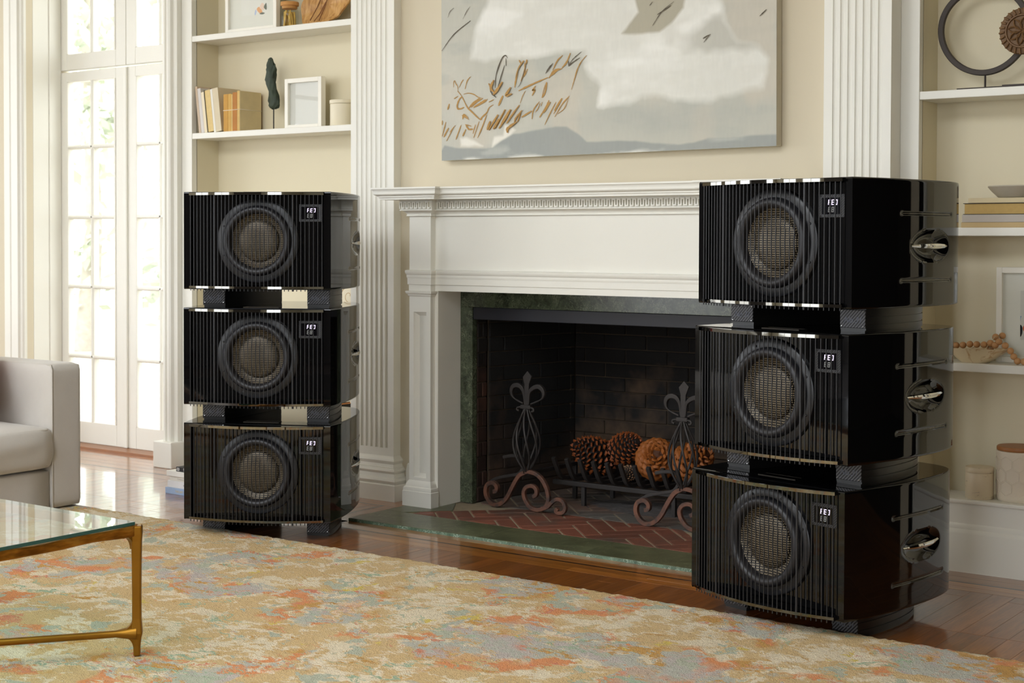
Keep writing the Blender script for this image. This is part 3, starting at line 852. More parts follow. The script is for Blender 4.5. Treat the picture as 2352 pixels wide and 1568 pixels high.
# ================================================================== subwoofers
OUT_R = [(.276, 0), (.284, -.06), (.289, -.13), (.290, -.21), (.287, -.29), (.280, -.37), (.269, -.44), (.254, -.505), (.233, -.556), (.205, -.590), (.165, -.612), (.10, -.622), (0, -.625)]
def resample(pts, step):
    sm = smooth_pts([(x, y, 0) for x, y in pts], 24)
    out = [sm[0]]; acc = 0
    for a, b in zip(sm, sm[1:]):
        acc += (b - a).length
        if acc >= step: out.append(b); acc = 0
    if (out[-1] - sm[-1]).length > 1e-6: out.append(sm[-1])
    return out
CZ0, CZ1, CB = .067, .421, .005
def cabinet_mesh():
    side = resample(OUT_R, .0045)
    # loop runs from front right round the back to front left; y local = +depth
    R = [Vector((p.x, -p.y)) for p in side]
    loop = R + [Vector((-p.x, p.y)) for p in R[-2::-1]]
    n = len(loop); nr = len(R)
    def nrm(i):
        a = loop[max(i - 1, 0)]; b = loop[min(i + 1, n - 1)]
        d = (b - a).normalized(); return Vector((d.y, -d.x))
    zs = [CZ0 + .0001, CZ0 + .0008, CZ0 + .0024, CZ0 + CB]
    z = CZ0 + CB
    while z < CZ1 - CB - .004: z += .0042; zs.append(z)
    zs += [CZ1 - CB, CZ1 - .0024, CZ1 - .0008, CZ1 - .0001]
    def edge(z):
        d = min(z - CZ0, CZ1 - z)
        return 0 if d >= CB else CB - math.sqrt(max(0, CB * CB - (CB - d) ** 2))
    def disp(y, z):
        h = 0.0
        ex, ez = (y - .352) / .108, (z - .236) / .046
        q = ex * ex + ez * ez
        if q < 1:
            k = 1 - q
            h += .019 * min(1.0, k * 1.3) ** .8
        for zc in (.326, .140):
            if .195 < y < .482:
                fade = min(1, (y - .195) / .008, (.482 - y) / .008)
                w = abs(z - zc) / .0052
                if w < 1: h += .0045 * (1 - w * w) * fade
        return h
    v = []; f = []
    m = len(zs)
    for i, p in enumerate(loop):
        nn = nrm(i)
        for z in zs:
            d = edge(z)
            if p.y > .15 and abs(p.x) > .2: d += disp(p.y, z)
            q = p - nn * d
            v.append((q.x, q.y, z))
    for i in range(n - 1):
        for k in range(m - 1):
            f.append((i * m + k, i * m + k + 1, (i + 1) * m + k + 1, (i + 1) * m + k))
    # front: two cheeks and the notch for the baffle
    nx, nd = .250, .075
    zb, zt = zs[0], zs[-1]
    prof = [(-.2715, 0.0), (-nx, 0.0), (-nx, nd), (nx, nd), (nx, 0.0), (.2715, 0.0)]
    pz = [CZ0 + .0001, CZ0 + CB, CZ1 - CB, CZ1 - .0001]
    mb = MB(); mb.add(v, f)
    def wallstrip(a, b, z0, z1): mb.add([(a[0], a[1], z0), (b[0], b[1], z0), (b[0], b[1], z1), (a[0], a[1], z1)], [(0, 1, 2, 3)])
    z0, z1 = CZ0 + .012, CZ1 - .012
    wallstrip((-.276, 0), (-nx, 0), CZ0 + CB, CZ1 - CB); wallstrip((nx, 0), (.276, 0), CZ0 + CB, CZ1 - CB)
    wallstrip((-nx, 0), (-nx, nd), z0, z1); wallstrip((-nx, nd), (nx, nd), z0, z1); wallstrip((nx, nd), (nx, 0), z0, z1)
    for za, zb2, s_ in ((CZ0 + CB, z0, 1), (z1, CZ1 - CB, 1)):
        wallstrip((-nx, 0), (nx, 0), za, zb2)
    mb.add([(-nx, 0, z0), (nx, 0, z0), (nx, nd, z0), (-nx, nd, z0)], [(0, 1, 2, 3)])
    mb.add([(-nx, 0, z1), (nx, 0, z1), (nx, nd, z1), (-nx, nd, z1)], [(3, 2, 1, 0)])
    # rounded front arrises and lids
    arr = []
    for k in range(5):
        a = PI / 2 * k / 4
        arr.append((CB - CB * math.sin(a), CB - CB * math.cos(a)))         # (inset y, from top)
    for sgn, zz in ((1, CZ1), (-1, CZ0)):
        for (ya, da), (yb, db) in zip(arr, arr[1:]):
            mb.add([(-.276, CB - ya - CB + 0, 0)] * 0, [])
        rows = [[(x, iy_, zz - sgn * dz_) for x in (-.276, .276)] for iy_, dz_ in [(0, CB), (.0008, .0024), (.0024, .0008), (CB, .0001)]]
        for r1, r2 in zip(rows, rows[1:]):
            mb.add(r1 + r2, [(0, 1, 3, 2)])
    lid = [(loop[i] - nrm(i) * edge(zs[0])) for i in range(n)]
    inner = [(p.x, max(p.y, CB)) for p in lid]
    mb.add([(x, y, CZ1 - .0001) for x, y in inner], [tuple(range(len(inner)))])
    mb.add([(x, y, CZ0 + .0001) for x, y in inner], [tuple(range(len(inner)))[::-1]])
    return mb.mesh('cabinet', M['black'], 38)

def bow(x):                                                        # forward bow of the grille (local -y)
    return -(.010 + .046 * (1 - (x / .252) ** 2))

def make_sub(digits_top, digits_low):
    root = thing('subwoofer')
    link('cabinet', cabinet_mesh(), root)
    # baffle with a round hole
    ZM = .244
    m = MB(); seg = 64; hw, hz, r = .249, .163, .138
    ring = []; outr = []
    for k in range(seg):
        a = 2 * PI * (k + .5) / seg
        c, s = math.cos(a), math.sin(a)
        t_ = min(hw / abs(c) if abs(c) > 1e-6 else 9, hz / abs(s) if abs(s) > 1e-6 else 9)
        ring.append((r * c, .020, ZM + r * s)); outr.append((t_ * c, .020, ZM + t_ * s))
    m.add(ring + outr, [(k, (k + 1) % seg, seg + (k + 1) % seg, seg + k) for k in range(seg)])
    for sx in (-1, 1):
        for sz in (-1, 1): m.add([(sx * hw, .0202, ZM + sz * hz), (sx * hw * .8, .0202, ZM + sz * hz), (sx * hw, .0202, ZM + sz * hz * .8)], [(0, 1, 2)])
    m.build('baffle', M['black'], root)
    # drive unit
    fr = MB().lathe([(.152, .020), (.152, .012), (.149, .0095), (.128, .0095), (.126, .013), (.126, .03)], (0, 0, ZM), 72, 'y').build('driver_frame', M['black_satin'], root, 40)
    sme = MB().lathe([(.0001, .0065), (.0032, .0068), (.0038, .0095)], (0, 0, 0), 10, 'y').mesh('frame_screw', M['bar'], 40)
    for k in range(8):
        a = PI / 8 + k * PI / 4
        link('frame_screw', sme, fr, (.1385 * math.cos(a), 0, ZM + .1385 * math.sin(a)))
    pr = [(.128, .012), (.1275, .006)] + [(.1135 + .0140 * math.cos(PI * k / 10), .004 - .017 * math.sin(PI * k / 10)) for k in range(11)] + [(.099, .008), (.0975, .016)]
    MB().lathe(pr, (0, 0, ZM), 72, 'y').build('rubber_surround', M['rubber'], root, 60)
    MB().lathe([(.0985, .012), (.096, .014), (.088, .0185), (.080, .0225), (.0775, .0235)], (0, 0, ZM), 64, 'y').build('cone', M['cone'], root, 60)
    MB().lathe([(.0775, .0235), (.0765, .021)] + [(.0765 * math.cos(PI / 2 * k / 10), .021 - .016 * math.sin(PI / 2 * k / 10)) for k in range(1, 10)] + [(.0002, .005)], (0, 0, ZM), 64, 'y').build('dust_cap', M['cone'], root, 60)
    # display
    dp = MB().box(.153, .240, .0165, .0205, .313, .376).build('display_panel', M['carbon'], root, None, .001)
    MB().box(.162, .226, .0160, .0168, .322, .367).build('screen', M['screen'], dp)
    for sx in (.157, .236):
        for sz in (.317, .372):
            MB().lathe([(.0001, -.0012), (.0024, -.001), (.0026, .0005)], (sx, .0163, sz), 10, 'y').build('panel_screw', M['black_satin'], dp)
    SEG = {'F': 'afge', 'E': 'afged', '8': 'abcdefg', '0': 'abcdef', '3': 'abgcd', 'U': 'bcdef', 'L': 'fed', 'P': 'abfge', '9': 'abfgcd'}
    def digit(ch, x, z, h, mat):
        w = h * .55; tk = h * .15; sl = .10
        q = MB()
        def bar(xa, xb, za, zb):
            f_ = lambda xx, zz: (x + xx + sl * zz, .0155, z + zz)
            q.add([f_(xa, za), f_(xb, za), f_(xb, zb), f_(xa, zb)] + [(p[0], .0162, p[2]) for p in (f_(xa, za), f_(xb, za), f_(xb, zb), f_(xa, zb))], [(0, 1, 2, 3), (7, 6, 5, 4), (0, 4, 5, 1), (1, 5, 6, 2), (2, 6, 7, 3), (3, 7, 4, 0)])
        g = tk * .15
        for c in SEG[ch]:
            if c == 'a': bar(g, w - g, h - tk, h)
            if c == 'g': bar(g, w - g, h / 2 - tk / 2, h / 2 + tk / 2)
            if c == 'd': bar(g, w - g, 0, tk)
            if c == 'f': bar(0, tk, h / 2, h - g)
            if c == 'e': bar(0, tk, g, h / 2)
            if c == 'b': bar(w - tk, w, h / 2, h - g)
            if c == 'c': bar(w - tk, w, g, h / 2)
        q.build('digit', mat, dp)
    for i, ch in enumerate(digits_top): digit(ch, .183 + i * .0115, .347, .0145, M['led'])
    for i, ch in enumerate(digits_low): digit(ch, .183 + i * .0115, .3275, .0145, M['led_dim'])
    # grille: caps, chrome strips, bars
    def dslab(z0, z1, name, mat, fwd=0.0, back=.018):
        N = 48
        xs_ = [-.252 + .504 * k / N for k in range(N + 1)]
        poly = [(x, bow(x) - fwd) for x in xs_] + [(.252, back), (-.252, back)]
        return MB().prism(poly, z0, z1).build(name, mat, root, 30)
    def strip(z0, z1, name):
        N = 48
        xs_ = [-.252 + .504 * k / N for k in range(N + 1)]
        poly = [(x, bow(x) - .0022) for x in xs_] + [(x, bow(x) + .0008) for x in xs_[::-1]]
        return MB().prism(poly, z0, z1).build(name, M['dark_chrome'], root, 30)
    dslab(.4085, .4185, 'grille_cap', M['black']); dslab(.0705, .0795, 'grille_cap', M['black'])
    strip(.4085, .4175, 'trim_strip'); strip(.0715, .0795, 'trim_strip')
    bar = MB().tube([(0, 0, .0625), (0, 0, .4088)], .0016, 8).mesh('grille_bar', M['bar'], 60)
    post = MB().tube([(0, 0, .0625), (0, 0, .4088)], .0036, 10).mesh('grille_post', M['bar'], 60)
    xs_ = [s * (.160 + .0144 * k) for s in (-1, 1) for k in range(7)] + [.01462 * k for k in range(-9, 10)]
    for x in xs_: link('grille_bar', bar, root, (x, bow(x) + .0015, 0))
    for x in (-.146, .146): link('grille_post', post, root, (x, bow(x) + .003, 0))
    # side handles: chrome blade across the dish, chrome lines in the grooves
    side = [Vector((p.x, -p.y)) for p in resample(OUT_R, .004)]
    def xs_at(y):
        return min((p for p in side if p.x > .15), key=lambda p: abs(p.y - y)).x
    for s in (-1, 1):
        N = 20; top = []
        for k in range(N + 1):
            u = k / N; y = .250 + .200 * u
            bul = math.sin(PI * u)
            xo = xs_at(y) + .012 * bul + .001; xi = xs_at(y) - .003 - .018 * bul * (.4 + .6 * (1 - u))
            th = .0022 + .0035 * bul + .002 * u
            top.append((y, xi, xo, th))
        hb = MB(); vs = []; fs = []
        for y, xi, xo, th in top:
            zc = .236
            vs += [(s * xi, y, zc - th * .35), (s * (xo - .003), y, zc - th), (s * xo, y, zc), (s * (xo - .003), y, zc + th), (s * xi, y, zc + th * .35)]
        for k in range(N):
            for j in range(5): fs.append((k * 5 + j, k * 5 + (j + 1) % 5, (k + 1) * 5 + (j + 1) % 5, (k + 1) * 5 + j))
        fs += [(0, 1, 2, 3, 4), tuple(N * 5 + j for j in range(5))]
        hb.add(vs, fs).build('side_handle', M['chrome'], root, 50)
        for zc in (.326, .140):
            pts = [(s * (xs_at(y) - .0035), y, zc) for y in [.200 + .278 * k / 30 for k in range(31)]]
            MB().tube(pts, .0013, 6).build('groove_inlay', M['dark_chrome'], root, 60)
    # foot rails with ribbed end plates
    for s in (-1, 1):
        outer = [(.243, .108), (.2465, .16), (.244, .22), (.237, .28), (.226, .34), (.209, .40), (.186, .45), (.156, .490)]
        sm = [p for p in smooth_pts([(a, b, 0) for a, b in outer], 6)]
        def rail_poly(ins):
            pl = [(.157 + ins * .2, .108 + ins * .2), (.243 - ins, .108 + ins * .2)] + [(p.x - ins, p.y - ins * .3) for p in sm[1:]] + [(.062 + ins * .2, .500)]
            pl = [(s * a, b) for a, b in pl]
            return pl if s > 0 else pl[::-1]
        rr = MB()
        for za, zb2, ins in ((.0, .005, .004), (.005, .021, 0), (.021, .0245, .0025), (.0245, .042, 0), (.042, .0455, .0025), (.0455, .067, 0)):
            rr.prism(rail_poly(ins), za, zb2)
        fr_ = rr.build('foot_rail', M['rail'], root, 30)
        pl = MB().box(s * .200 - .0425, s * .200 + .0425, .1045, .109, .011, .0615).build('foot_plate', M['plate'], fr_, None, .0015)
        tm = TXT
        link('engraved_number', tm, fr_, (s * .200, .1042, .032), (PI / 2, 0, 0))
        for dx in (-.036, .036):
            for dz in (.0155, .0570):
                MB().lathe([(.0001, -.0009), (.0013, -.0007), (.0015, .0004)], (s * .200 + dx, .1045, dz), 8, 'y').build('plate_screw', M['chrome'], fr_)
    # badge on the lid
    bd = MB().box(-.066, .066, .052, .086, .421, .4224).build('lid_badge', M['black'], root, None, .0004)
    for a, b, c, d in ((-.0675, .0675, .0505, .0532), (-.0675, .0675, .0848, .0875), (-.0675, -.0635, .0532, .0848), (.0635, .0675, .0532, .0848)):
        MB().box(a, b, c, d, .421, .4228).build('badge_rim', M['chrome'], bd)
    return root

TXT = text_mesh('engraved_number', 'No 31', .024, M['silver_text'], .0003, .35, .95)
subL = make_sub('FE0', 'E8')
subR = dup_tree(subL)
# on the right-hand stack the last lit figure reads 3: own digit mesh there
LST = dict(loc=(-3.9125, 3.8430), rz=math.radians(27.2))
RST = dict(loc=(-1.8670, 3.8180), rz=math.radians(-13.9))
lab = {('L', 0): 'glossy black slatted subwoofer on the floor, bottom of the stack beside the glass doors',
       ('L', 1): 'glossy black slatted subwoofer, middle of the stack beside the glass doors',
       ('L', 2): 'glossy black slatted subwoofer, topmost of the stack beside the glass doors',
       ('R', 0): 'glossy black slatted subwoofer on the floor, bottom of the nearer right-hand stack',
       ('R', 1): 'glossy black slatted subwoofer, middle of the nearer right-hand stack',
       ('R', 2): 'glossy black slatted subwoofer, topmost of the nearer right-hand stack'}
# small shifts: the right-hand stack steps outwards as it rises
shift = {('L', 0): (0, 0, 0), ('L', 1): (.0005, .0, .2), ('L', 2): (.001, .001, 0), ('R', 0): (-.006, -.001, 0), ('R', 1): (.001, 0, 0), ('R', 2): (.009, .001, -.4)}
first = {'L': subL, 'R': subR}
for k, st in (('L', LST), ('R', RST)):
    for i in range(3):
        o = first[k] if i == 0 else dup_tree(first[k])
        dx, dy, da = shift[(k, i)]
        o.location = (st['loc'][0] + dx, st['loc'][1] + dy, .421 * i)
        o.rotation_euler = (0, 0, st['rz'] + math.radians(da))
        tag(o, lab[(k, i)], 'subwoofer', 'stacked black subwoofers')

# ================================================================== rug
t = NT('rug_pile')
co = t.coord()
def warp(vec, amt, sc, det=3):
    w = t.n('ShaderNodeVectorMath', operation='MULTIPLY_ADD')
    nn = t.noise(vec, sc, det, 0.6, out='Color')
    c = t.n('ShaderNodeVectorMath', operation='SUBTRACT'); t.l(nn, c.inputs[0]); c.inputs[1].default_value = (.5, .5, .5)
    t.l(c.outputs[0], w.inputs[0]); w.inputs[1].default_value = (amt, amt, amt); t.l(vec, w.inputs[2])
    return w.outputs[0]
c1 = warp(t.mapping(co, (1, 1, 0)), .22, 3.2)
def streak(vec, amt):
    nn = t.noise(t.mapping(co, (9, 85, 1)), 1.0, 3, .6)
    cb = t.n('ShaderNodeCombineXYZ'); t.l(t.math('MULTIPLY', t.math('SUBTRACT', nn, .5), amt), cb.inputs[0])
    nn2 = t.noise(t.mapping(co, (60, 30, 1), loc=(3, 3, 3)), 1.0, 2, .5)
    t.l(t.math('MULTIPLY', t.math('SUBTRACT', nn2, .5), amt * .25), cb.inputs[1])
    ad = t.n('ShaderNodeVectorMath', operation='ADD'); t.l(vec, ad.inputs[0]); t.l(cb.outputs[0], ad.inputs[1])
    return ad.outputs[0]
c1 = streak(c1, .04)
c2 = streak(warp(c1, .05, 24, 5), .07)
tan_ = t.mix(t.noise(co, 3.0, 3), lin((198, 164, 108)), lin((214, 184, 130)))
col = tan_
def layer(col, mask_scale, lo, hi, rgb, vec, off, rough=.64, det=6, gate=None):
    hi = lo + (hi - lo) * .55
    v = t.mapping(vec, (1, 1, 1), loc=(off, off * 1.7, off * .6))
    f = t.ramp(t.noise(v, mask_scale, det, rough), [(lo, 0.0), (hi, 1.0)])
    if gate is not None: f = t.math('MULTIPLY', f, gate)
    return t.mix(f, col, lin(rgb)), f
# cream scrolling lines
def lines(col, sc, width, rgb, off, gate=None):
    v = t.mapping(c2, (1, 1, 1), loc=(off, -off, off * .3))
    d = t.math('ABSOLUTE', t.math('SUBTRACT', t.noise(v, sc, 2, .45), .5))
    f = t.ramp(d, [(width * .6, 1.0), (width, 0.0)])
    if gate is not None: f = t.math('MULTIPLY', f, gate)
    return t.mix(f, col, lin(rgb))
gateA = t.ramp(t.noise(t.mapping(co, loc=(3, 1, 7)), 4.0, 3), [(.42, 0.0), (.52, 1.0)])
col, _ = layer(col, 9, .525, .545, (224, 208, 176), c2, 3.1)
col = lines(col, 3.4, .015, (228, 212, 182), 1.3)
col = lines(col, 5.5, .016, (226, 210, 178), 8.3, gateA)
# flower islands: grey-blue heads with orange, ochre and teal in them
isl_v = t.mapping(c1, (1, 1, 1), loc=(5.2, 2.2, 0))
isl = t.noise(isl_v, 2.3, 3, .5)
inside = t.ramp(isl, [(.54, 0.0), (.556, 1.0)])
rimf = t.ramp(isl, [(.505, 0.0), (.53, 1.0), (.57, 1.0), (.62, .3)])
col, _ = layer(col, 7, .47, .50, (182, 180, 164), c2, 9.4, gate=inside)
col, _ = layer(col, 9, .55, .58, (188, 176, 166), c2, 15.4, gate=inside)
col, _ = layer(col, 8, .54, .56, (216, 138, 78), c2, 21.0, gate=rimf)
col, _ = layer(col, 15, .60, .63, (206, 124, 88), c2, 26.0, gate=rimf)
col, _ = layer(col, 8, .58, .61, (196, 146, 62), c2, 33.0, gate=t.ramp(isl, [(.48, 0.0), (.53, 1.0)]))
col, _ = layer(col, 6.5, .60, .62, (178, 180, 156), c1, 41.0)
col, fb2 = layer(col, 8, .655, .67, (212, 186, 82), c2, 52.0)
col, _ = layer(col, 10, .645, .66, (188, 138, 54), c2, 58.0)
col = lines(col, 4.2, .008, (158, 176, 144), 3.9, t.ramp(t.noise(t.mapping(co, loc=(9, 4, 2)), 3.1, 3), [(.48, 0.0), (.55, 1.0)]))
col, _ = layer(col, 24, .67, .69, (208, 128, 96), c2, 63.0)
fine = t.noise(co, 320, 2, .6)
med = t.noise(co, 90, 3, .6)
col = t.mix(1.0, col, t.ramp(t.math('ADD', t.math('MULTIPLY', fine, .6), t.math('MULTIPLY', med, .4)), [(.3, (.80, .79, .77)), (.65, (1.06, 1.06, 1.06))]), 'MULTIPLY')
t.set(base=col, rough=1.0, spec=0.1, sheen=0.15)
t.bump(t.math('ADD', fine, t.math('MULTIPLY', med, 1.2)), .9, .006)
M['rug'] = t.m
rr = np.random.default_rng(4)
RX0, RX1, RY0, RY1, RZ = -7.1, .6, .2, 3.858, .017
nx, ny = 620, 260
xs = np.linspace(RX0, RX1, nx); ys_ = np.linspace(RY0, RY1, ny)
X, Y = np.meshgrid(xs, ys_)
Z = RZ + rr.uniform(-.0022, .0022, X.shape)
X = X + rr.uniform(-.003, .003, X.shape); Y = Y + rr.uniform(-.003, .003, X.shape)
Y[-1, :] += rr.uniform(-.004, .004, nx); Z[-1, :] -= .004
V = np.stack([X, Y, Z], -1).reshape(-1, 3)
idx = np.arange(nx * ny).reshape(ny, nx)
F = np.stack([idx[:-1, :-1], idx[:-1, 1:], idx[1:, 1:], idx[1:, :-1]], -1).reshape(-1, 4)
edge = np.concatenate([idx[-1, ::-1], idx[::-1, 0][1:], idx[0, 1:], idx[1:-1, -1]])
nb = len(V)
EV = V[edge].copy(); EV[:, 2] = .0005
V = np.concatenate([V, EV])
ne = len(edge); k = np.arange(ne)
F = np.concatenate([F, np.stack([edge, nb + k, nb + (k + 1) % ne, edge[(k + 1) % ne]], -1)])
me = bpy.data.meshes.new('rug'); me.from_pydata(V.tolist(), [], F.tolist()); me.materials.append(M['rug'])
me.polygons.foreach_set('use_smooth', np.ones(len(me.polygons), dtype=bool))
tag(link('rug', me), 'large tan rug with faded grey-blue, orange and cream floral pattern', 'rug')

# ================================================================== sofa facing right
t = NT('sofa_velvet')
co = t.coord()
f = t.noise(co, 6, 4, .6)
t.set(base=t.mix(f, lin((190, 184, 176)), lin((208, 203, 195))), rough=.75, sheen=.35)
t.bump(t.math('ADD', t.math('MULTIPLY', t.noise(co, 240, 3), .25), t.noise(co, 5, 3)), .25, .006)
M['velvet'] = t.m
M['piping'] = plain('sofa_piping', (196, 190, 180), .7, var=.04)
SX, SY = -4.92, 3.709
sofa = thing('sofa', 'light grey velvet sofa with piped cushion beside the coffee table', 'sofa', (-5.4, 2.6, .018))
def soft_box(name, mat, x0, x1, y0, y1, z0, z1, r, parent, sub=2, puff=0.0, nx_=10, ny_=10, nz_=6):
    # rounded block as subdivided superellipse-like box
    hx, hy, hz = (x1 - x0) / 2, (y1 - y0) / 2, (z1 - z0) / 2
    c = Vector(((x0 + x1) / 2, (y0 + y1) / 2, (z0 + z1) / 2)) - Vector(sofa.location if parent is sofa else parent.location)
    bm = bmesh.new()
    bmesh.ops.create_cube(bm, size=2)
    bmesh.ops.subdivide_edges(bm, edges=bm.edges[:], cuts=18, use_grid_fill=True)
    for v in bm.verts:
        p = Vector((v.co.x * hx, v.co.y * hy, v.co.z * hz))
        q = Vector((max(-hx + r, min(hx - r, p.x)), max(-hy + r, min(hy - r, p.y)), max(-hz + r, min(hz - r, p.z))))
        d = p - q
        # remap border cells onto the rounding
        if d.length > 1e-9: p = q + d.normalized() * r
        u, w, s_ = v.co.x, v.co.y, v.co.z
        p.z += puff * (1 - u * u) * (1 - w * w) * (1 if s_ > 0 else -.3) * abs(s_)
        if puff: p.x += puff * .9 * (1 - s_ * s_) * (1 - .6 * w ** 4) * max(0, u) ** 3; p.y += puff * .35 * (1 - s_ * s_) * w ** 3
        if puff: p.x += .0035 * math.sin(w * 46 + 5 * s_ + 2 * math.sin(w * 9)) * max(0, u) ** 6 * (1 - s_ * s_)
        v.co = p + c
    for f_ in bm.faces: f_.smooth = True
    me_ = bpy.data.meshes.new(name); bm.to_mesh(me_); bm.free(); me_.materials.append(mat)
    o = link(name, me_, parent)
    return o
soft_box('arm', M['velvet'], -5.86, SX, SY, 3.862, .018, .594, .022, sofa)
soft_box('arm', M['velvet'], -5.86, SX, 1.40, 1.553, .018, .594, .022, sofa)
soft_box('base', M['velvet'], -5.80, SX - .005, 1.553, SY, .018, .178, .012, sofa)
soft_box('backrest', M['velvet'], -5.88, -5.64, 1.553, SY, .018, .66, .05, sofa)
for ya, yb in ((2.64, 3.704), (1.56, 2.63)):
    cu = soft_box('seat_cushion', M['velvet'], -5.63, SX + .012, ya, yb, .182, .352, .022, sofa, puff=.030)
    def pipe(z, ins):
        pts = []
        for cx_, cy_, a0 in ((SX + .012 - ins, yb - .004 - ins, 0), (-5.62 + ins, yb - .004 - ins, 90), (-5.62 + ins, ya + .004 + ins, 180), (SX + .012 - ins, ya + .004 + ins, 270)):
            sx = 1 if a0 in (0, 270) else -1; sy = 1 if a0 in (0, 90) else -1
            for k_ in range(5):
                a = math.radians(a0 + k_ * 22.5)
                pts.append((cx_ - sx * .02 + .02 * math.cos(a) + 5.4, cy_ - sy * .02 + .02 * math.sin(a) - 2.6, z - .018))
        o = MB().tube(pts, .0055, 8, True).build('piping', M['piping'], cu, 60)
    pipe(.338, .004); pipe(.200, .004)
MB().tube([(SX + .0005 + 5.4, SY + .006 - 2.6, .005), (SX + .0005 + 5.4, SY + .006 - 2.6, .555), (SX - .012 + 5.4, SY + .010 - 2.6, .572)], .0035, 8).build('arm_seam_piping', M['piping'], sofa, 60)
MB().tube([(SX - .008 + 5.4, SY + .012 - 2.6, .571), (-5.8 + 5.4, SY + .010 - 2.6, .571)], .0025, 8).build('arm_seam_piping', M['piping'], sofa, 60)

# kilim cushion leaning on the far arm
t = NT('kilim_weave')
co = t.coord()
v = t.mapping(co, (9, 9, 9), (0, .5, 0))
def tri(sock, s, o=0.0):
    return t.math('PINGPONG', t.math('ADD', t.math('MULTIPLY', sock, s), o), 1.0)
sp = t.n('ShaderNodeSeparateXYZ'); t.l(v, sp.inputs[0])
a = tri(sp.outputs[0], 1.0); b = tri(sp.outputs[2], 1.3)
zig = t.math('PINGPONG', t.math('ADD', t.math('ADD', a, b), t.math('MULTIPLY', t.noise(co, 40, 2), .3)), 1.0)
c = t.ramp(zig, [(0.0, lin((160, 52, 40))), (.22, lin((176, 60, 44))), (.24, lin((204, 138, 48))), (.40, lin((198, 120, 46))), (.42, lin((96, 88, 104))), (.6, lin((112, 100, 112))), (.62, lin((170, 70, 60))), (.8, lin((206, 146, 60))), (.82, lin((130, 52, 70)))], 'CONSTANT')
c = t.mix(1.0, c, t.ramp(t.noise(co, 160, 2), [(.3, .6), (.7, 1.15)]), 'MULTIPLY')
t.set(base=c, rough=.95, sheen=.2); t.bump(t.noise(co, 160, 3), .6, .004)
M['kilim'] = t.m
bm = bmesh.new(); bmesh.ops.create_grid(bm, x_segments=24, y_segments=24, size=1)
top = bmesh.ops.duplicate(bm, geom=bm.faces[:])
half = set(v_ for v_ in top['geom'] if isinstance(v_, bmesh.types.BMVert))
for v_ in bm.verts:
    x_, y_ = v_.co.x, v_.co.y
    th = .075 * ((1 - x_ ** 2) * (1 - y_ ** 2)) ** .45
    pin = 1 - .07 * (1 - abs(x_ * y_))
    v_.co = Vector((.21 * x_ * (1 - .06 * (1 - y_ * y_) * x_ * x_), (th if v_ in half else -th), .21 * y_ * (1 - .06 * (1 - x_ * x_) * y_ * y_)))
bmesh.ops.remove_doubles(bm, verts=bm.verts[:], dist=.0004)
bmesh.ops.recalc_face_normals(bm, faces=bm.faces[:])
for f_ in bm.faces: f_.smooth = True
me = bpy.data.meshes.new('throw_pillow'); bm.to_mesh(me); bm.free(); me.materials.append(M['kilim'])
pil = tag(link('throw_pillow', me, None, (-5.325, 3.575, .372 + .165), (math.radians(-14), math.radians(-24), math.radians(4))), 'red, gold and grey kilim throw pillow on the sofa', 'pillow')

# ================================================================== coffee table
t = NT('hammered_brass')
co = t.coord()
f = t.noise(t.mapping(co, (1, .35, 1)), 34, 3, .55)
t.set(base=t.ramp(f, [(.35, lin((112, 70, 14))), (.6, lin((164, 110, 34))), (.75, lin((196, 146, 62)))]), rough=.36, metal=.85)
t.bump(f, .55, .008)
M['brass'] = t.m
M['brass_smooth'] = plain('antique_brass', (140, 98, 28), .38, metal=.85, var=.15, scale=14)
TX0, TX1, TY0, TY1, TZ = -3.92, -3.012, 1.34, 2.548, .362
tb = thing('coffee_table', 'brass-framed coffee table with a glass top and crossed stretchers', 'table', ((TX0 + TX1) / 2, (TY0 + TY1) / 2, .018))
tcx, tcy = tb.location.x, tb.location.y
def tp(x, y, z): return (x - tcx, y - tcy, z - .018)
for x, y in ((TX0, TY0), (TX1, TY0), (TX0, TY1), (TX1, TY1)):
    sx, sy = (1 if x == TX1 else -1), (1 if y == TY1 else -1)
    pts = []; rad = []
    for z, r in ((.018, .0122), (.045, .0128), (.062, .0155), (.078, .0205), (.095, .0185), (.115, .0165), (.18, .0162), (.26, .0172), (.315, .0185), (.335, .0205), (.3555, .0205)):
        pts.append(tp(x - sx * .006, y - sy * .010, z)); rad.append(r)
    MB().tube(pts, rad, 4).build('leg', M['brass_smooth'], tb, None, .004)
def rail(a, b, name='rail'):
    n_ = 26; pts = []; rad = []
    for k_ in range(n_ + 1):
        u = k_ / n_
        pts.append(tp(a[0] + (b[0] - a[0]) * u, a[1] + (b[1] - a[1]) * u, .3435 + .0012 * math.sin(u * 31) ))
        e = min(u, 1 - u) * n_
        rad.append(1.0 + .25 * max(0, 1 - e / 2.0) + .06 * math.sin(u * 47 + 1))
    MB().tube(pts, rad, 4, sq=(.022, .024)).build(name, M['brass'], tb, None, .004)
rail((TX1 - .012, TY0), (TX1 - .012, TY1 - .01)); rail((TX0 + .012, TY0), (TX0 + .012, TY1 - .01))
rail((TX0, TY1 - .012), (TX1 - .01, TY1 - .012)); rail((TX0, TY0 + .012), (TX1 - .01, TY0 + .012))
def stretcher(a, b):
    n_ = 30; pts = []; rad = []
    for k_ in range(n_ + 1):
        u = k_ / n_; e = min(u, 1 - u) * 1.45
        pts.append(tp(a[0] + (b[0] - a[0]) * u, a[1] + (b[1] - a[1]) * u, .078)); rad.append(.0095 + .010 * max(0, 1 - e / .05) ** 2)
    MB().tube(pts, rad, 8).build('stretcher', M['brass_smooth'], tb, 60)
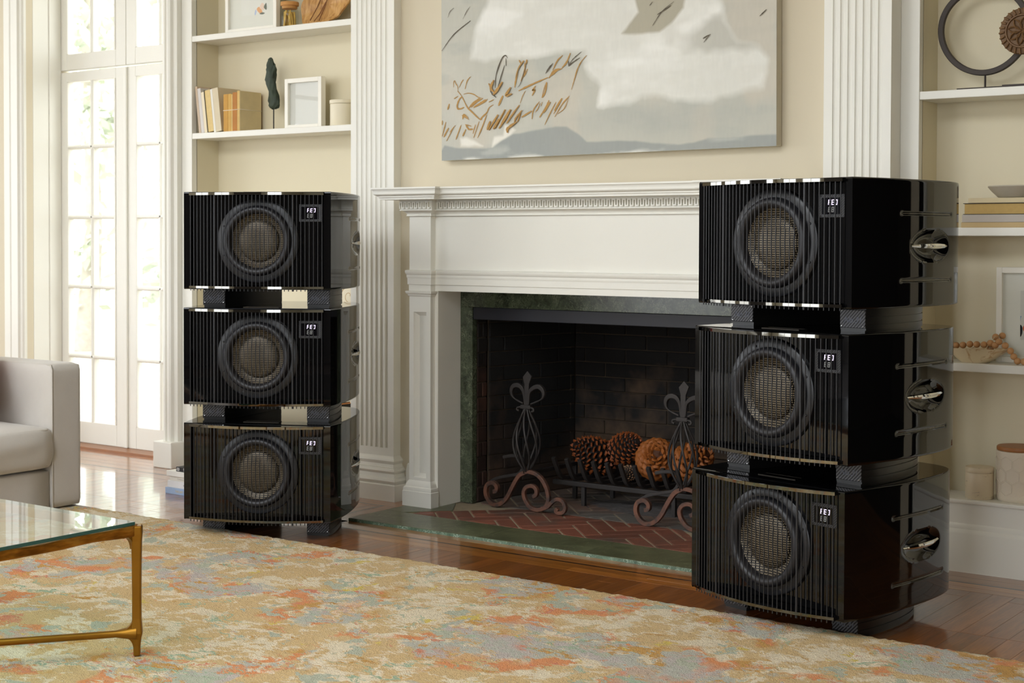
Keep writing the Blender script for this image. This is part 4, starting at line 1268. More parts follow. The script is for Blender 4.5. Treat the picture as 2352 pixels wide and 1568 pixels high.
def gusset(o, ang, z0, up_, r_=.040, w_=.017):
    # concave bracket in the vertical plane through o along ang
    pts = [(0, 0)] + [(r_ - r_ * math.sin(k * PI / 16), (r_ - r_ * math.cos(k * PI / 16)) * up_) for k in range(9)]
    Mx = Matrix.Translation(Vector(tp(o[0], o[1], z0))) @ Matrix.Rotation(ang, 4, 'Z')
    MB().prism(pts, -w_ / 2, w_ / 2, 'xz', Mx).build('bracket', M['brass_smooth'], tb, None, .003)
for x, y in ((TX0, TY0), (TX1, TY0), (TX0, TY1), (TX1, TY1)):
    sx, sy = (1 if x == TX1 else -1), (1 if y == TY1 else -1)
    gusset((x - sx * .012, y - sy * .020), -sy * PI / 2, .334, -1)
    gusset((x - sx * .014, y - sy * .012), 0 if sx < 0 else PI, .334, -1)
    da = math.atan2(-sy * (TY1 - TY0), -sx * (TX1 - TX0))
    gusset((x - sx * .012, y - sy * .018), da, .085, 1, .036, .014)
    gusset((x - sx * .012, y - sy * .018), da, .071, -1, .030, .014)
stretcher((TX1 - .008, TY1 - .012), (TX0 + .008, TY0 + .012)); stretcher((TX1 - .008, TY0 + .012), (TX0 + .008, TY1 - .012))
g = MB().box(TX0 + .004 - tcx, TX1 - .006 - tcx, TY0 + .006 - tcy, TY1 - .016 - tcy, .3565 - .018, .3655 - .018).build('glass_top', M['table_glass'], tb)
for a_, b_, c_, d_ in ((TX1 - .006, TX1 - .0052, TY0 + .006, TY1 - .016), (TX0 + .004, TX1 - .006, TY1 - .016, TY1 - .0152), (TX0 + .0032, TX0 + .004, TY0 + .006, TY1 - .016), (TX0 + .004, TX1 - .006, TY0 + .0052, TY0 + .006)):
    MB().box(a_ - tcx, b_ - tcx, c_ - tcy, d_ - tcy, .3565 - .018, .3655 - .018).build('glass_edge', M['glass_edge'], g)

# ================================================================== painting over the mantel
PX0, PW, PZ0, PH, PY = -3.797, 1.490, 1.418, 1.06, 4.775
painting = thing('painting', 'large abstract grey and white canvas with gold plant strokes above the mantel', 'painting', (PX0 + PW / 2, YB, PZ0))
painting.rotation_euler = (0, math.radians(-.35), 0)
painting.location.y -= .0015
M['canvas'] = plain('canvas_side', (196, 188, 168), .85, var=.06, scale=20)
MB().box(-PW / 2, PW / 2, PY - YB + .002, 0, 0, PH).build('canvas', M['canvas'], painting, None, .004)
def vnoise(x, y, seed):
    r = np.random.default_rng(seed); g_ = r.random((64, 64))
    xi = np.floor(x).astype(int); yi = np.floor(y).astype(int); fx = x - xi; fy = y - yi
    fx = fx * fx * (3 - 2 * fx); fy = fy * fy * (3 - 2 * fy)
    G = lambda a, b: g_[a % 64, b % 64]
    return (G(xi, yi) * (1 - fx) + G(xi + 1, yi) * fx) * (1 - fy) + (G(xi, yi + 1) * (1 - fx) + G(xi + 1, yi + 1) * fx) * fy
def fbm(x, y, seed, o=4):
    s_, a_, tot = 0, 1, 0
    for i in range(o): s_ = s_ + a_ * vnoise(x * 2 ** i, y * 2 ** i, seed + i); tot += a_; a_ *= .5
    return s_ / tot
gx, gy = 700, 440
u_ = np.linspace(0, PW, gx); v_ = np.linspace(0, PH, gy)
U, Vv = np.meshgrid(u_, v_)
def polymask(poly, soft, seed, wob):
    # signed distance to polygon, wobbled like a brushed edge
    uu = U + (fbm(U * 9, Vv * 9, seed) - .5) * wob; vv = Vv + (fbm(U * 9 + 7, Vv * 9, seed + 9) - .5) * wob
    ins = np.zeros_like(uu, bool); dist = np.full_like(uu, 9.0)
    for i in range(len(poly)):
        (x1, y1), (x2, y2) = poly[i - 1], poly[i]
        c_ = ((y1 > vv) != (y2 > vv)) & (uu < (x2 - x1) * (vv - y1) / (y2 - y1 + 1e-12) + x1); ins ^= c_
        dx, dy = x2 - x1, y2 - y1; tt = np.clip(((uu - x1) * dx + (vv - y1) * dy) / (dx * dx + dy * dy + 1e-12), 0, 1)
        dist = np.minimum(dist, np.hypot(uu - x1 - tt * dx, vv - y1 - tt * dy))
    sd = np.where(ins, dist, -dist)
    return np.clip(sd / soft + .5, 0, 1)
def C(c): return np.array(lin(c))
n1 = fbm(U * 3, Vv * 3, 1); n2 = fbm(U * 7, Vv * 22, 20); n3 = fbm(U * 40, Vv * 10, 40)
img = C((184, 184, 172)) * (1 - n1[..., None]) + C((204, 200, 186)) * n1[..., None]
def over(col, m_):
    global img
    img = img * (1 - m_[..., None]) + np.array(col) * m_[..., None]
over(C((178, 180, 170)), np.clip((n2 - .5) * 4, 0, 1) * .6)
over(C((206, 196, 178)), np.clip((fbm(U * 5 + 3, Vv * 4, 60) - .56) * 6, 0, 1) * .5)
over(C((172, 174, 166)), np.clip(1 - np.hypot((U - 1.0) / .5, (Vv - .12) / .10), 0, 1) * .7)
WHITE = [(.23, 1.2), (0.230, 0.627), (0.174, 0.511), (0.155, 0.400), (0.390, 0.396), (0.605, 0.401), (0.702, 0.394), (0.716, 0.302), (0.770, 0.258), (0.754, 0.179), (0.871, 0.185), (0.969, 0.196), (1.234, 0.182), (1.437, 0.214), (1.466, 0.313), (1.425, 0.358), (1.342, 0.386), (1.293, 0.454), (1.268, 0.532), (1.1, .8), (.8, 1.2)]
mw = polymask(WHITE, .028, 70, .05)
fade = .80 + .20 * np.clip((n3 * .4 + n2 * 1.2 - .6) * 2.2, 0, 1)
over(C((226, 225, 216)), mw * fade)
over(C((238, 237, 230)), mw * np.clip((fbm(U * 4, Vv * 9, 90) - .5) * 5, 0, 1) * .8)
over(C((188, 186, 174)), mw * np.clip((fbm(U * 4 + 9, Vv * 5, 95) - .60) * 6, 0, 1) * np.clip((U - .9) * 3, 0, 1) * .9)
GRAY = [(0.80, .80), (0.908, 0.587), (0.928, 0.518), (0.863, 0.442), (0.935, 0.439), (1.019, 0.441), (1.070, 0.467), (1.120, 0.513), (1.132, 0.566), (1.2, .8)]
over(C((174, 168, 148)), polymask(GRAY, .012, 75, .02))
HILL = [(-0.05, -0.02), (0.012, 0.062), (0.067, 0.051), (0.258, 0.041), (0.296, 0.064), (0.362, 0.094), (0.486, 0.104), (0.564, 0.113), (0.613, 0.108), (0.655, 0.080), (0.703, 0.046), (0.839, 0.047), (0.990, 0.033), (1.098, 0.021), (1.161, 0.027), (1.223, 0.039), (1.374, 0.039), (1.6, 0.039), (1.6, -0.05), (0.839, -0.05)]
for w_ in ([(0.311, 0.127), (0.307, 0.087), (0.265, 0.082), (0.258, 0.043), (0.303, 0.069), (0.334, 0.080), (0.364, 0.103), (0.349, 0.116)], [(0.093, 0.086), (0.125, 0.088), (0.211, 0.050), (0.098, 0.054)]):
    over(C((232, 228, 216)), polymask(w_, .012, 81, .02))
mh = polymask(HILL, .008, 85, .012)
over(C((150, 154, 150)), mh * (.80 + .2 * n1))
over(C((182, 184, 176)), mh * np.clip((n2 - .52) * 6, 0, 1) * np.clip((.06 - Vv) * 40, 0, 1) * .8)
over(C((236, 234, 224)), np.clip((.012 - Vv) * 80, 0, 1) * np.clip((n2 - .45) * 6, 0, 1) * .8)
img = np.clip(img * (1 + (fbm(U * 120, Vv * 30, 33, 2)[..., None] - .5) * .05), 0, 1)
vv3 = np.stack([U - PW / 2, np.full_like(U, PY - YB), Vv], -1).reshape(-1, 3)
idx = np.arange(gx * gy).reshape(gy, gx)
ff = np.stack([idx[:-1, :-1], idx[:-1, 1:], idx[1:, 1:], idx[1:, :-1]], -1).reshape(-1, 4)
me = bpy.data.meshes.new('paint_layer'); me.from_pydata(vv3.tolist(), [], ff.tolist())
ca = me.color_attributes.new('paint', 'FLOAT_COLOR', 'POINT')
ca.data.foreach_set('color', np.concatenate([img.reshape(-1, 3), np.ones((gx * gy, 1))], 1).astype(np.float32).ravel())
t = NT('brushed_paint')
at = t.n('ShaderNodeAttribute'); at.attribute_name = 'paint'
t.set(base=at.outputs['Color'], rough=.6)
t.bump(t.noise(t.mapping(t.coord(), (6, 1, 30)), 4, 4, .6), .06, .002)
me.materials.append(t.m)
link('paint_layer', me, painting)
GOLD = [
[(0.063,0.294),(0.063,0.313),(0.068,0.320),(0.075,0.307),(0.084,0.294),(0.084,0.273)],
[(0.091,0.292),(0.103,0.311),(0.113,0.322)],
[(0.121,0.283),(0.132,0.315),(0.150,0.332)],
[(0.085,0.277),(0.105,0.254),(0.133,0.209),(0.152,0.193),(0.195,0.159),(0.207,0.167),(0.230,0.183),(0.242,0.202),(0.263,0.213)],
[(0.107,0.254),(0.093,0.245),(0.081,0.221),(0.085,0.207),(0.101,0.206),(0.115,0.211)],
[(0.065,0.248),(0.085,0.257)],
[(0.113,0.263),(0.136,0.266),(0.164,0.260),(0.187,0.247),(0.203,0.243)],
[(0.137,0.203),(0.160,0.223),(0.195,0.243)],
[(0.152,0.208),(0.176,0.226),(0.211,0.242)],
[(0.164,0.207),(0.195,0.221),(0.226,0.235)],
[(0.164,0.206),(0.218,0.225),(0.234,0.238)],
[(0.041,0.229),(0.032,0.205)],
[(0.105,0.179),(0.141,0.160)],
[(0.109,0.163),(0.115,0.180),(0.137,0.167)],
[(0.121,0.141),(0.153,0.133)],
[(0.125,0.138),(0.141,0.121),(0.160,0.121)],
[(0.005,0.163),(-0.013,0.144)],
[(0.023,0.156),(-0.011,0.099)],
[(0.037,0.132),(0.011,0.095)],
[(0.063,0.134),(0.026,0.079)],
[(0.071,0.140),(0.042,0.113)],
[(0.101,0.140),(0.074,0.083)],
[(0.125,0.122),(0.109,0.095)],
[(0.174,0.139),(0.160,0.102)],
[(0.192,0.150),(0.164,0.086)],
[(0.230,0.175),(0.211,0.134),(0.184,0.084)],
[(0.250,0.148),(0.234,0.114)],
[(0.288,0.172),(0.242,0.113)],
[(0.292,0.155),(0.265,0.116)],
[(0.322,0.190),(0.273,0.119)],
[(0.334,0.162),(0.292,0.117)],
[(0.349,0.189),(0.303,0.130)],
[(0.392,0.204),(0.360,0.170),(0.330,0.135)],
[(0.405,0.183),(0.375,0.154),(0.368,0.136)],
[(0.397,0.172),(0.383,0.139)],
[(0.379,0.139),(0.337,0.116),(0.334,0.098)],
[(0.243,0.298),(0.257,0.274),(0.276,0.254)],
[(0.268,0.310),(0.253,0.280),(0.265,0.264)],
[(0.310,0.300),(0.284,0.269),(0.265,0.252)],
[(0.350,0.276),(0.328,0.245),(0.356,0.250)],
[(0.386,0.260),(0.419,0.271),(0.467,0.286),(0.526,0.303)],
[(0.419,0.258),(0.405,0.238),(0.394,0.211)],
[(0.467,0.274),(0.453,0.257),(0.464,0.259),(0.451,0.237)],
[(0.519,0.286),(0.508,0.262),(0.497,0.227)],
[(0.521,0.283),(0.512,0.247),(0.497,0.226)],
[(0.310,0.246),(0.288,0.207)],
[(0.265,0.233),(0.240,0.224)],
[(0.389,0.380),(0.397,0.366)],
[(0.426,0.379),(0.423,0.361)],
[(0.411,0.376),(0.385,0.345),(0.373,0.301),(0.367,0.274)],
[(0.417,0.368),(0.415,0.334),(0.397,0.296)],
[(0.430,0.343),(0.412,0.313)],
[(0.594,0.383),(0.569,0.363),(0.548,0.329)],
[(0.591,0.332),(0.555,0.326),(0.530,0.300)],
[(0.573,0.330),(0.540,0.309)],
[(0.630,0.389),(0.612,0.355),(0.591,0.335)],
[(0.704,0.375),(0.680,0.353),(0.662,0.325),(0.648,0.287),(0.634,0.249)],
[(0.486,0.213),(0.457,0.181),(0.450,0.146)],
[(0.488,0.206),(0.479,0.186),(0.464,0.171)],
[(0.499,0.210),(0.492,0.194)],
[(0.530,0.215),(0.519,0.193),(0.486,0.151)],
[(0.537,0.208),(0.505,0.167)],
[(0.563,0.206),(0.534,0.162),(0.510,0.120)],
[(0.591,0.219),(0.556,0.173)],
[(0.625,0.226),(0.591,0.195),(0.557,0.149)],
[(0.622,0.220),(0.602,0.180),(0.570,0.160)],
[(0.581,0.202),(0.552,0.161)],
[(0.449,0.178),(0.401,0.156)],
]
DARK = [
[(0.333,0.392),(0.323,0.403),(0.306,0.392),(0.287,0.355),(0.276,0.322),(0.272,0.279)],
[(0.325,0.392),(0.327,0.361)],
[(0.319,0.365),(0.299,0.314),(0.280,0.263)],
[(0.247,0.280),(0.253,0.262),(0.276,0.242)],
[(0.255,0.255),(0.278,0.240)],
[(0.415,0.375),(0.389,0.345),(0.374,0.310)],
[(0.426,0.367),(0.412,0.329),(0.397,0.290),(0.382,0.273)],
[(0.549,0.356),(0.515,0.319)],
[(0.680,0.390),(0.641,0.364),(0.621,0.339)],
[(0.673,0.368),(0.637,0.350),(0.621,0.339)],
[(0.621,0.360),(0.623,0.339)],
[(0.540,0.350),(0.520,0.328)],
[(0.066,0.614),(0.046,0.600),(0.035,0.577)],
[(0.150,0.613),(0.131,0.593),(0.112,0.564)],
[(0.151,0.555),(0.066,0.507),(-0.000,0.445)],
[(1.082,0.541),(1.032,0.509),(0.993,0.462)],
[(1.070,0.528),(1.013,0.500)],
[(0.993,0.549),(0.980,0.536)],
[(1.232,0.411),(1.205,0.383)],
[(1.226,0.408),(1.202,0.397)],
[(1.453,0.478),(1.427,0.457)],
]

M['gold_paint'] = plain('ochre_gold_paint', (172, 128, 52), .5, var=.22, scale=30)
M['char_paint'] = plain('charcoal_line', (92, 84, 70), .8, var=.3, scale=40)
def strokes(lst, w, mat, name, seed):
    r = random.Random(seed); mb = MB()
    for s_ in lst:
        P_ = smooth_pts([(max(a, .003) - PW / 2, b, 0) for a, b in s_], 5)
        n_ = len(P_); ww = w * r.uniform(.6, 1.7)
        L_a, R_a = [], []
        for i in range(n_):
            d = (P_[min(i + 1, n_ - 1)] - P_[max(i - 1, 0)])
            d = d.normalized() if d.length > 1e-9 else Vector((1, 0, 0))
            k_ = ww * (.35 + .65 * math.sin(PI * (i + .6) / (n_ + .2))) * r.uniform(.75, 1.25)
            nn = Vector((-d.y, d.x, 0)) * k_
            L_a.append(P_[i] + nn); R_a.append(P_[i] - nn)
        y = PY - YB - .0006 - seed * .0012 - lst.index(s_) * .000012
        b0 = len(mb.v)
        vs = [(p.x, y, p.y) for p in L_a] + [(p.x, y, p.y) for p in R_a]
        mb.add(vs, [(i, i + 1, n_ + i + 1, n_ + i) for i in range(n_ - 1)])
    o = mb.build(name, mat, painting)
    o['kind'] = 'stuff'
strokes(GOLD, .0026, M['gold_paint'], 'gold_strokes', 1)
strokes(GOLD[26:40], .0034, M['gold_paint'], 'gold_strokes', 5)
strokes(DARK, .0016, M['char_paint'], 'charcoal_strokes', 2)

# ================================================================== things on the shelves
M['paper'] = plain('page_edges', (222, 196, 136), .85, var=.12, scale=60)
M['white_frame'] = plain('white_frame', (240, 236, 224), .4, var=.02)
M['mat_board'] = plain('mat_board', (234, 232, 222), .8, var=.02)
M['pic_glass'] = thin_glass('picture_glass', (0.98, 0.985, 0.98), 1.45)

def book(name, label, th, h, dp, cover, pages=None, spine_front=True, loc=(0, 0, 0), rot=(0, 0, 0), group=None, flat=False, parent=None):
    # upright book: th along x, dp along y (spine or fore-edge at y=0), h along z
    r = thing(name, label, 'book' if label else None, loc, 0, group) if parent is None else thing(name)
    if parent is not None: r.parent = parent; r.location = loc
    r.rotation_euler = rot
    cv = plain(name + '_cover', cover, .55, var=.06, scale=20)
    pg = plain(name + '_pages', pages, .9, var=.1, scale=80) if pages else M['paper']
    c = .0018 if th > .012 else .001
    if flat:   # lying: th along z, h along x, dp along y
        MB().box(0, h, 0, dp, 0, c).build('cover', cv, r, None, .0006); MB().box(0, h, 0, dp, th - c, th).build('cover', cv, r, None, .0006)
        if spine_front:
            MB().box(0, h, -.0006, .003, c * .3, th - c * .3).build('spine', cv, r, None, .0008)
            MB().box(.003, h - .003, .003, dp - .003, c, th - c).build('pages', pg, r)
        else:
            MB().box(.004, h - .004, .004, dp - .003, c, th - c).build('pages', pg, r)
    else:
        MB().box(0, c, 0, dp, 0, h).build('cover', cv, r, None, .0006); MB().box(th - c, th, 0, dp, 0, h).build('cover', cv, r, None, .0006)
        if spine_front:
            MB().box(c * .3, th - c * .3, -.0006, .003, 0, h).build('spine', cv, r, None, .0008)
            MB().box(c, th - c, .003, dp - .003, .003, h - .003).build('pages', pg, r)
        else:
            MB().box(c, th - c, .0035, dp - .003, .003, h - .003).build('pages', pg, r)
    return r

Z2 = 1.592
lean = math.radians(-7.6)
GB = 'books leaning on the left bookcase shelf'
book('book', 'thin pinkish tan book at the left end of the leaning row', .015, .222, .145, (206, 184, 158), loc=(-5.345, 4.876, Z2), rot=(0, lean, 0), group=GB)
book('book', 'pale grey book second from the left in the leaning row', .021, .212, .14, (214, 208, 202), loc=(-5.329, 4.876, Z2), rot=(0, lean, 0), group=GB)
book('book', 'slim cream book left of the black-covered book in the leaning row', .019, .193, .14, (234, 220, 188), loc=(-5.307, 4.876, Z2), rot=(0, lean, 0), group=GB)
book('book', 'black-covered book with yellowed page edges in the leaning row', .044, .203, .14, (44, 44, 44), (226, 200, 140), False, loc=(-5.287, 4.876, Z2), rot=(0, lean, 0), group=GB)
b5 = book('book', 'thick beige book at the right end of the leaning row', .050, .205, .145, (212, 198, 166), loc=(-5.2415, 4.876, Z2), rot=(0, lean, 0), group=GB)
MB().box(-.0002, .013, -.0014, 0, 0, .204).build('spine_label', plain('white_spine', (232, 228, 216), .6), b5)
bun = thing('book_bundle', 'bundle of small old tan books tied with white string', 'books', (-5.178, 4.874, Z2))
x = 0
for th, h, col_, pgs in ((.030, .174, (198, 150, 72), None), (.022, .175, (206, 164, 88), None), (.008, .172, (220, 190, 126), None), (.030, .180, (182, 122, 60), None), (.017, .186, (214, 180, 112), None)):
    cv = plain('old_book_cover', col_, .8, var=.18, scale=26)
    MB().box(x + .0004, x + th - .0004, 0, .138, 0, h).build('old_book', cv, bun, None, .0015)
    x += th
MB().box(x - .0003, x + .0012, .001, .137, 0, .185).build('side_board', plain('grey_board', (214, 194, 148), .85, var=.14, scale=18), bun)
MB().tube([(-.0006, -.0012, .098), (x + .002, -.0012, .100), (x + .0022, .139, .100), (-.0008, .139, .098)], .0014, 6, True).build('string', plain('white_string', (232, 220, 196), .9), bun, 60)

# bronze torso-like leaf on a pin
t = NT('green_bronze')
co = t.coord()
t.set(base=t.mix(t.noise(co, 30, 4, .6), lin((34, 38, 28)), lin((66, 80, 62))), rough=.62, metal=.25)
t.bump(t.noise(co, 60, 4), .5, .004)
M['green_bronze'] = t.m
sc = thing('sculpture', 'dark green bronze leaf-shaped sculpture on a thin black pin', 'sculpture', (-4.932, 4.955, Z2))
MB().tube([(0, 0, .0), (0, 0, .125)], .0028, 8).build('pin', M['iron'], sc, 60)
MB().lathe([(.0001, .004), (.016, .004), (.017, .0), ], (0, 0, 0), 20).build('pin_foot', M['iron'], sc, 40)
prof = [(.100, .008, .000), (.107, .020, .004), (.118, .026, .006), (.140, .027, .006), (.160, .026, .002), (.180, .021, -.006), (.196, .021, -.012), (.215, .023, -.016), (.235, .026, -.019), (.255, .026, -.018), (.280, .025, -.016), (.300, .021, -.016), (.318, .016, -.018), (.328, .012, -.019), (.334, .006, -.020), (.336, .001, -.020)]
vs = []; fs = []; SG = 28
for i, (z, r, cx_) in enumerate(prof):
    for k in range(SG):
        a = 2 * PI * k / SG + z * 5
        rr_ = r * (1 + .16 * math.sin(3 * a + z * 70) + .10 * math.sin(7 * a - z * 120) + .05 * math.sin(13 * a + z * 260))
        vs.append((cx_ + rr_ * 1.12 * math.cos(a), rr_ * .62 * math.sin(a), z + .003 * math.sin(5 * a + z * 90)))
for i in range(len(prof) - 1):
    for k in range(SG): fs.append((i * SG + k, i * SG + (k + 1) % SG, (i + 1) * SG + (k + 1) % SG, (i + 1) * SG + k))
fs += [tuple(range(SG))[::-1], tuple(range((len(prof) - 1) * SG, len(prof) * SG))]
MB().add(vs, fs).build('bronze_form', M['green_bronze'], sc, 50)

def picture(name, label, x0, x1, z0, h, y, fw_, dep, art, lean_=0.0, cat='picture frame', mat=None):
    w = x1 - x0
    r = thing(name, label, cat, ((x0 + x1) / 2, y, z0))
    r.rotation_euler = (lean_, 0, 0)
    fm = mat or M['white_frame']
    MB().box(-w / 2, -w / 2 + fw_, 0, dep, 0, h).build('frame_side', fm, r, None, .0015); MB().box(w / 2 - fw_, w / 2, 0, dep, 0, h).build('frame_side', fm, r, None, .0015)
    MB().box(-w / 2 + fw_, w / 2 - fw_, 0, dep, 0, fw_).build('frame_rail', fm, r, None, .0015); MB().box(-w / 2 + fw_, w / 2 - fw_, 0, dep, h - fw_, h).build('frame_rail', fm, r, None, .0015)
    MB().box(-w / 2 + fw_, w / 2 - fw_, dep * .55, dep * .6, fw_, h - fw_).build('mat_board', M['mat_board'], r)
    art(r, w, h, dep * .55 - .0004)
    MB().box(-w / 2 + fw_, w / 2 - fw_, dep * .38, dep * .40, fw_, h - fw_).build('glazing', M['pic_glass'], r)
    return r
def blob(parent, name, pts, y, mat):
    P_ = [p for p in smooth_pts([(a, b, 0) for a, b in pts], 5, True)]
    n_ = len(P_)
    cx_ = sum(p.x for p in P_) / n_; cz_ = sum(p.y for p in P_) / n_
    MB().add([(p.x, y, p.y) for p in P_] + [(cx_, y, cz_)], [(i, (i + 1) % n_, n_) for i in range(n_)]).build(name, mat, parent)
ink = {k: plain('print_' + k, c_, .8, var=.05) for k, c_ in (('peach', (238, 178, 128)), ('pale', (240, 214, 196)), ('grey', (120, 124, 112)), ('blue', (196, 206, 232)), ('paper', (236, 234, 226)), ('orange', (206, 92, 50)), ('ink', (36, 34, 36)), ('sky', (140, 164, 200)), ('linen', (216, 214, 206)))}
def art1(r, w, h, y):
    ox = -5.0325; oz = 2.05
    MB().box(-5.105 - ox, -4.93 - ox, y - .0002, y, .078, h - .10).build('print', ink['paper'], r)
    y -= .0006
    blob(r, 'print_shape', [(-5.004 - ox, .101), (-4.990 - ox, .112), (-4.975 - ox, .100), (-4.968 - ox, .086), (-4.985 - ox, .082)], y, ink['peach'])
    blob(r, 'print_shape', [(-4.985 - ox, .108), (-4.970 - ox, .128), (-4.955 - ox, .118), (-4.958 - ox, .096), (-4.970 - ox, .098)], y - .0002, ink['pale'])
    blob(r, 'print_shape', [(-4.958 - ox, .108), (-4.943 - ox, .126), (-4.9405 - ox, .112), (-4.942 - ox, .094)], y - .0004, ink['grey'])
    blob(r, 'print_shape', [(-4.986 - ox, .079), (-4.970 - ox, .085), (-4.952 - ox, .080), (-4.968 - ox, .076)], y - .0004, ink['grey'])
    blob(r, 'print_shape', [(-5.018 - ox, .080), (-5.012 - ox, .100), (-5.005 - ox, .092), (-5.012 - ox, .076)], y, ink['blue'])
picture('picture_frame', 'tall white picture frame with a peach and grey print on the top shelf', -5.199, -4.866, 2.05, .46, 4.905, .020, .026, art1)
def art2(r, w, h, y):
    MB().box(-w / 2 + .016, w / 2 - .016, y - .0002, y, .016, h - .016).build('print', ink['linen'], r)
picture('picture_frame', 'small white frame holding a pale blank print beside the bronze', -4.843, -4.616, Z2, .230, 4.935, .020, .030, art2)
cd = thing('candle', 'cream candle jar with a lid tucked beside the small white frame', 'candle', (-4.502, 4.950, Z2))
M['cream_wax'] = plain('cream_ceramic', (232, 222, 196), .5, var=.04)
MB().lathe([(.0001, 0), (.052, 0), (.054, .003), (.054, .098), (.052, .100), (.0001, .100)], (0, 0, 0), 40).build('jar', M['cream_wax'], cd, 40)
MB().lathe([(.0001, .1005), (.0555, .1005), (.0565, .102), (.0565, .114), (.055, .1165), (.0001, .1165)], (0, 0, 0), 40).build('lid', M['cream_wax'], cd, 40)

# cork jar and leaf dish on the top shelf
jr = thing('jar', 'small glass jar with a cork lid filled with dried twigs', 'jar', (-4.800, 4.925, 2.05))
MB().lathe([(.0001, .001), (.037, .001), (.040, .006), (.040, .075), (.037, .084), (.036, .090), (.039, .092), (.039, .096)], (0, 0, 0), 32).build('glass', M['jar_glass'], jr, 40)
M['cork'] = plain('cork', (196, 142, 82), .9, var=.2, scale=60)
MB().lathe([(.0001, .086), (.034, .086), (.035, .098), (.041, .099), (.0415, .113), (.040, .116), (.0001, .116)], (0, 0, 0), 32).build('cork_lid', M['cork'], jr, 40)
M['twig'] = plain('dried_twigs', (214, 178, 96), .8, var=.35, scale=50)
rj = random.Random(3)
for k in range(26):
    a = rj.uniform(0, 6.28); r_ = rj.uniform(.004, .030); b_ = a + rj.uniform(-.8, .8)
    MB().tube([(r_ * math.cos(a), r_ * math.sin(a), .005), (r_ * .9 * math.cos(b_), r_ * .9 * math.sin(b_), rj.uniform(.05, .078))], rj.uniform(.003, .0055), 6).build('twig', M['twig'], jr, 60)
t = NT('carved_honey_wood')
co = t.coord()
g_ = t.noise(t.mapping(co, (14, 14, 2.5), (0, .5, 0)), 3, 5, .6, 1.0)
t.set(base=t.ramp(g_, [(.3, lin((150, 100, 48))), (.5, lin((196, 148, 86))), (.7, lin((214, 172, 112)))]), rough=.5)
M['honey'] = t.m
lf = thing('leaf_dish', 'carved honey-coloured wooden leaf dish leaning on the top shelf', 'dish', (-4.62, 4.95, 2.05))
lf.rotation_euler = (math.radians(-8), 0, 0)
edge_pts = [(-.085, .0), (-.120, .045), (-.123, .090), (-.10, .15), (-.03, .21), (.05, .24), (.13, .22), (.165, .15), (.160, .10), (.135, .055), (.085, .022), (.04, .006), (.005, .001)]
rim = smooth_pts([(a, b, 0) for a, b in edge_pts], 5, True)
N = len(rim); cx_, cz_ = .01, .10
vs = []; fs = []
levels = 9
for k in range(levels + 1):
    q = k / levels
    for p in rim:
        ang = math.atan2(p.y - cz_, p.x - cx_)
        d = (1 - q * q) * .035
        rid = .005 * math.cos(9 * ang) * q
        vs.append((cx_ + (p.x - cx_) * q, d * .9 + rid - .02, cz_ + (p.y - cz_) * q))
for k in range(levels):
    for i in range(N): fs.append((k * N + i, k * N + (i + 1) % N, (k + 1) * N + (i + 1) % N, (k + 1) * N + i))
b0 = len(vs)
vs += [(x, y + .010, z) for x, y, z in vs]
fs += [tuple(b0 + i for i in f) for f in fs[:levels * N]]
o_ = levels * N
fs += [(o_ + i, o_ + (i + 1) % N, b0 + o_ + (i + 1) % N, b0 + o_ + i) for i in range(N)]
MB().add(vs, fs).build('leaf_blade', M['honey'], lf, 50)
for a, b in (((-.06, .01), (-.02, .16)), ((-.005, .004), (.02, .17)), ((-.035, .004), (-.001, .11))):
    MB().tube([(a[0], -.022, a[1] + .012), ((a[0] + b[0]) / 2 - .006, .000, (a[1] + b[1]) / 2), (b[0], .006, b[1])], .0022, 6).build('leaf_rib', plain('dark_leaf_line', (120, 74, 34), .6), lf, 60)

# seen through the gaps of the left stack
am = thing('spiral_plaque', 'round cream plaque with a carved spiral behind the top left subwoofer', 'ornament', (-4.492, 4.985, .69))
am.rotation_euler = (math.radians(-6), 0, 0)
M['plaster'] = plain('cream_plaster', (236, 226, 200), .7, var=.04)
MB().lathe([(.0001, -.018), (.10, -.016), (.118, -.008), (.122, 0), (.118, .008), (.0001, .010)], (0, 0, .148), 48, 'y').build('disc', M['plaster'], am, 40)
sp_ = []
for k in range(140):
    a = k / 140 * 2 * PI * 3.6; r_ = .006 + .104 * (k / 140)
    sp_.append((r_ * math.cos(a), -.0165 + .004 * (k / 140) ** 3, .148 + r_ * math.sin(a)))
MB().tube(sp_, .0022, 6).build('spiral_line', plain('umber_line', (196, 166, 116), .7), am, 60)
bkd = book('book', 'dark book standing on the ledge behind the middle left subwoofer', .03, .125, .12, (30, 26, 24), (190, 120, 60), False, loc=(-4.53, 4.89, .24), rot=(0, math.radians(9), 0))

# ------------------------------------------------------------------ right bookcase
M['dark_iron'] = plain('blackened_iron', (62, 54, 48), .6, metal=.2, var=.15, scale=20, bump=.25, bscale=80)
rg = thing('ring_sculpture', 'thin black iron ring sculpture on a small flat stand', 'sculpture', (-1.640, 4.945, Z2))
pts = []
for k in range(72):
    a = 2 * PI * k / 72
    r_ = .1425 * (1 + .018 * math.cos(2 * a + .6) + .012 * math.sin(3 * a))
    pts.append((r_ * math.cos(a), 0, .201 + r_ * math.sin(a)))
MB().tube(pts, 1.0, 4, True, sq=(.019, .017)).build('ring', M['dark_iron'], rg, None, .003)
MB().tube([(.006, 0, .010), (.006, 0, .054)], .0034, 10).build('stem', M['dark_iron'], rg, 60)
MB().box(-.078, .074, -.035, .035, 0, .0085).build('stand', M['dark_iron'], rg, None, .001)
t = NT('carved_dark_wood')
co = t.coord()
t.set(base=t.mix(t.noise(co, 40, 4), lin((84, 58, 30)), lin((126, 92, 54))), rough=.6)
t.bump(t.noise(co, 90, 4), .3, .002)
M['carved'] = t.m
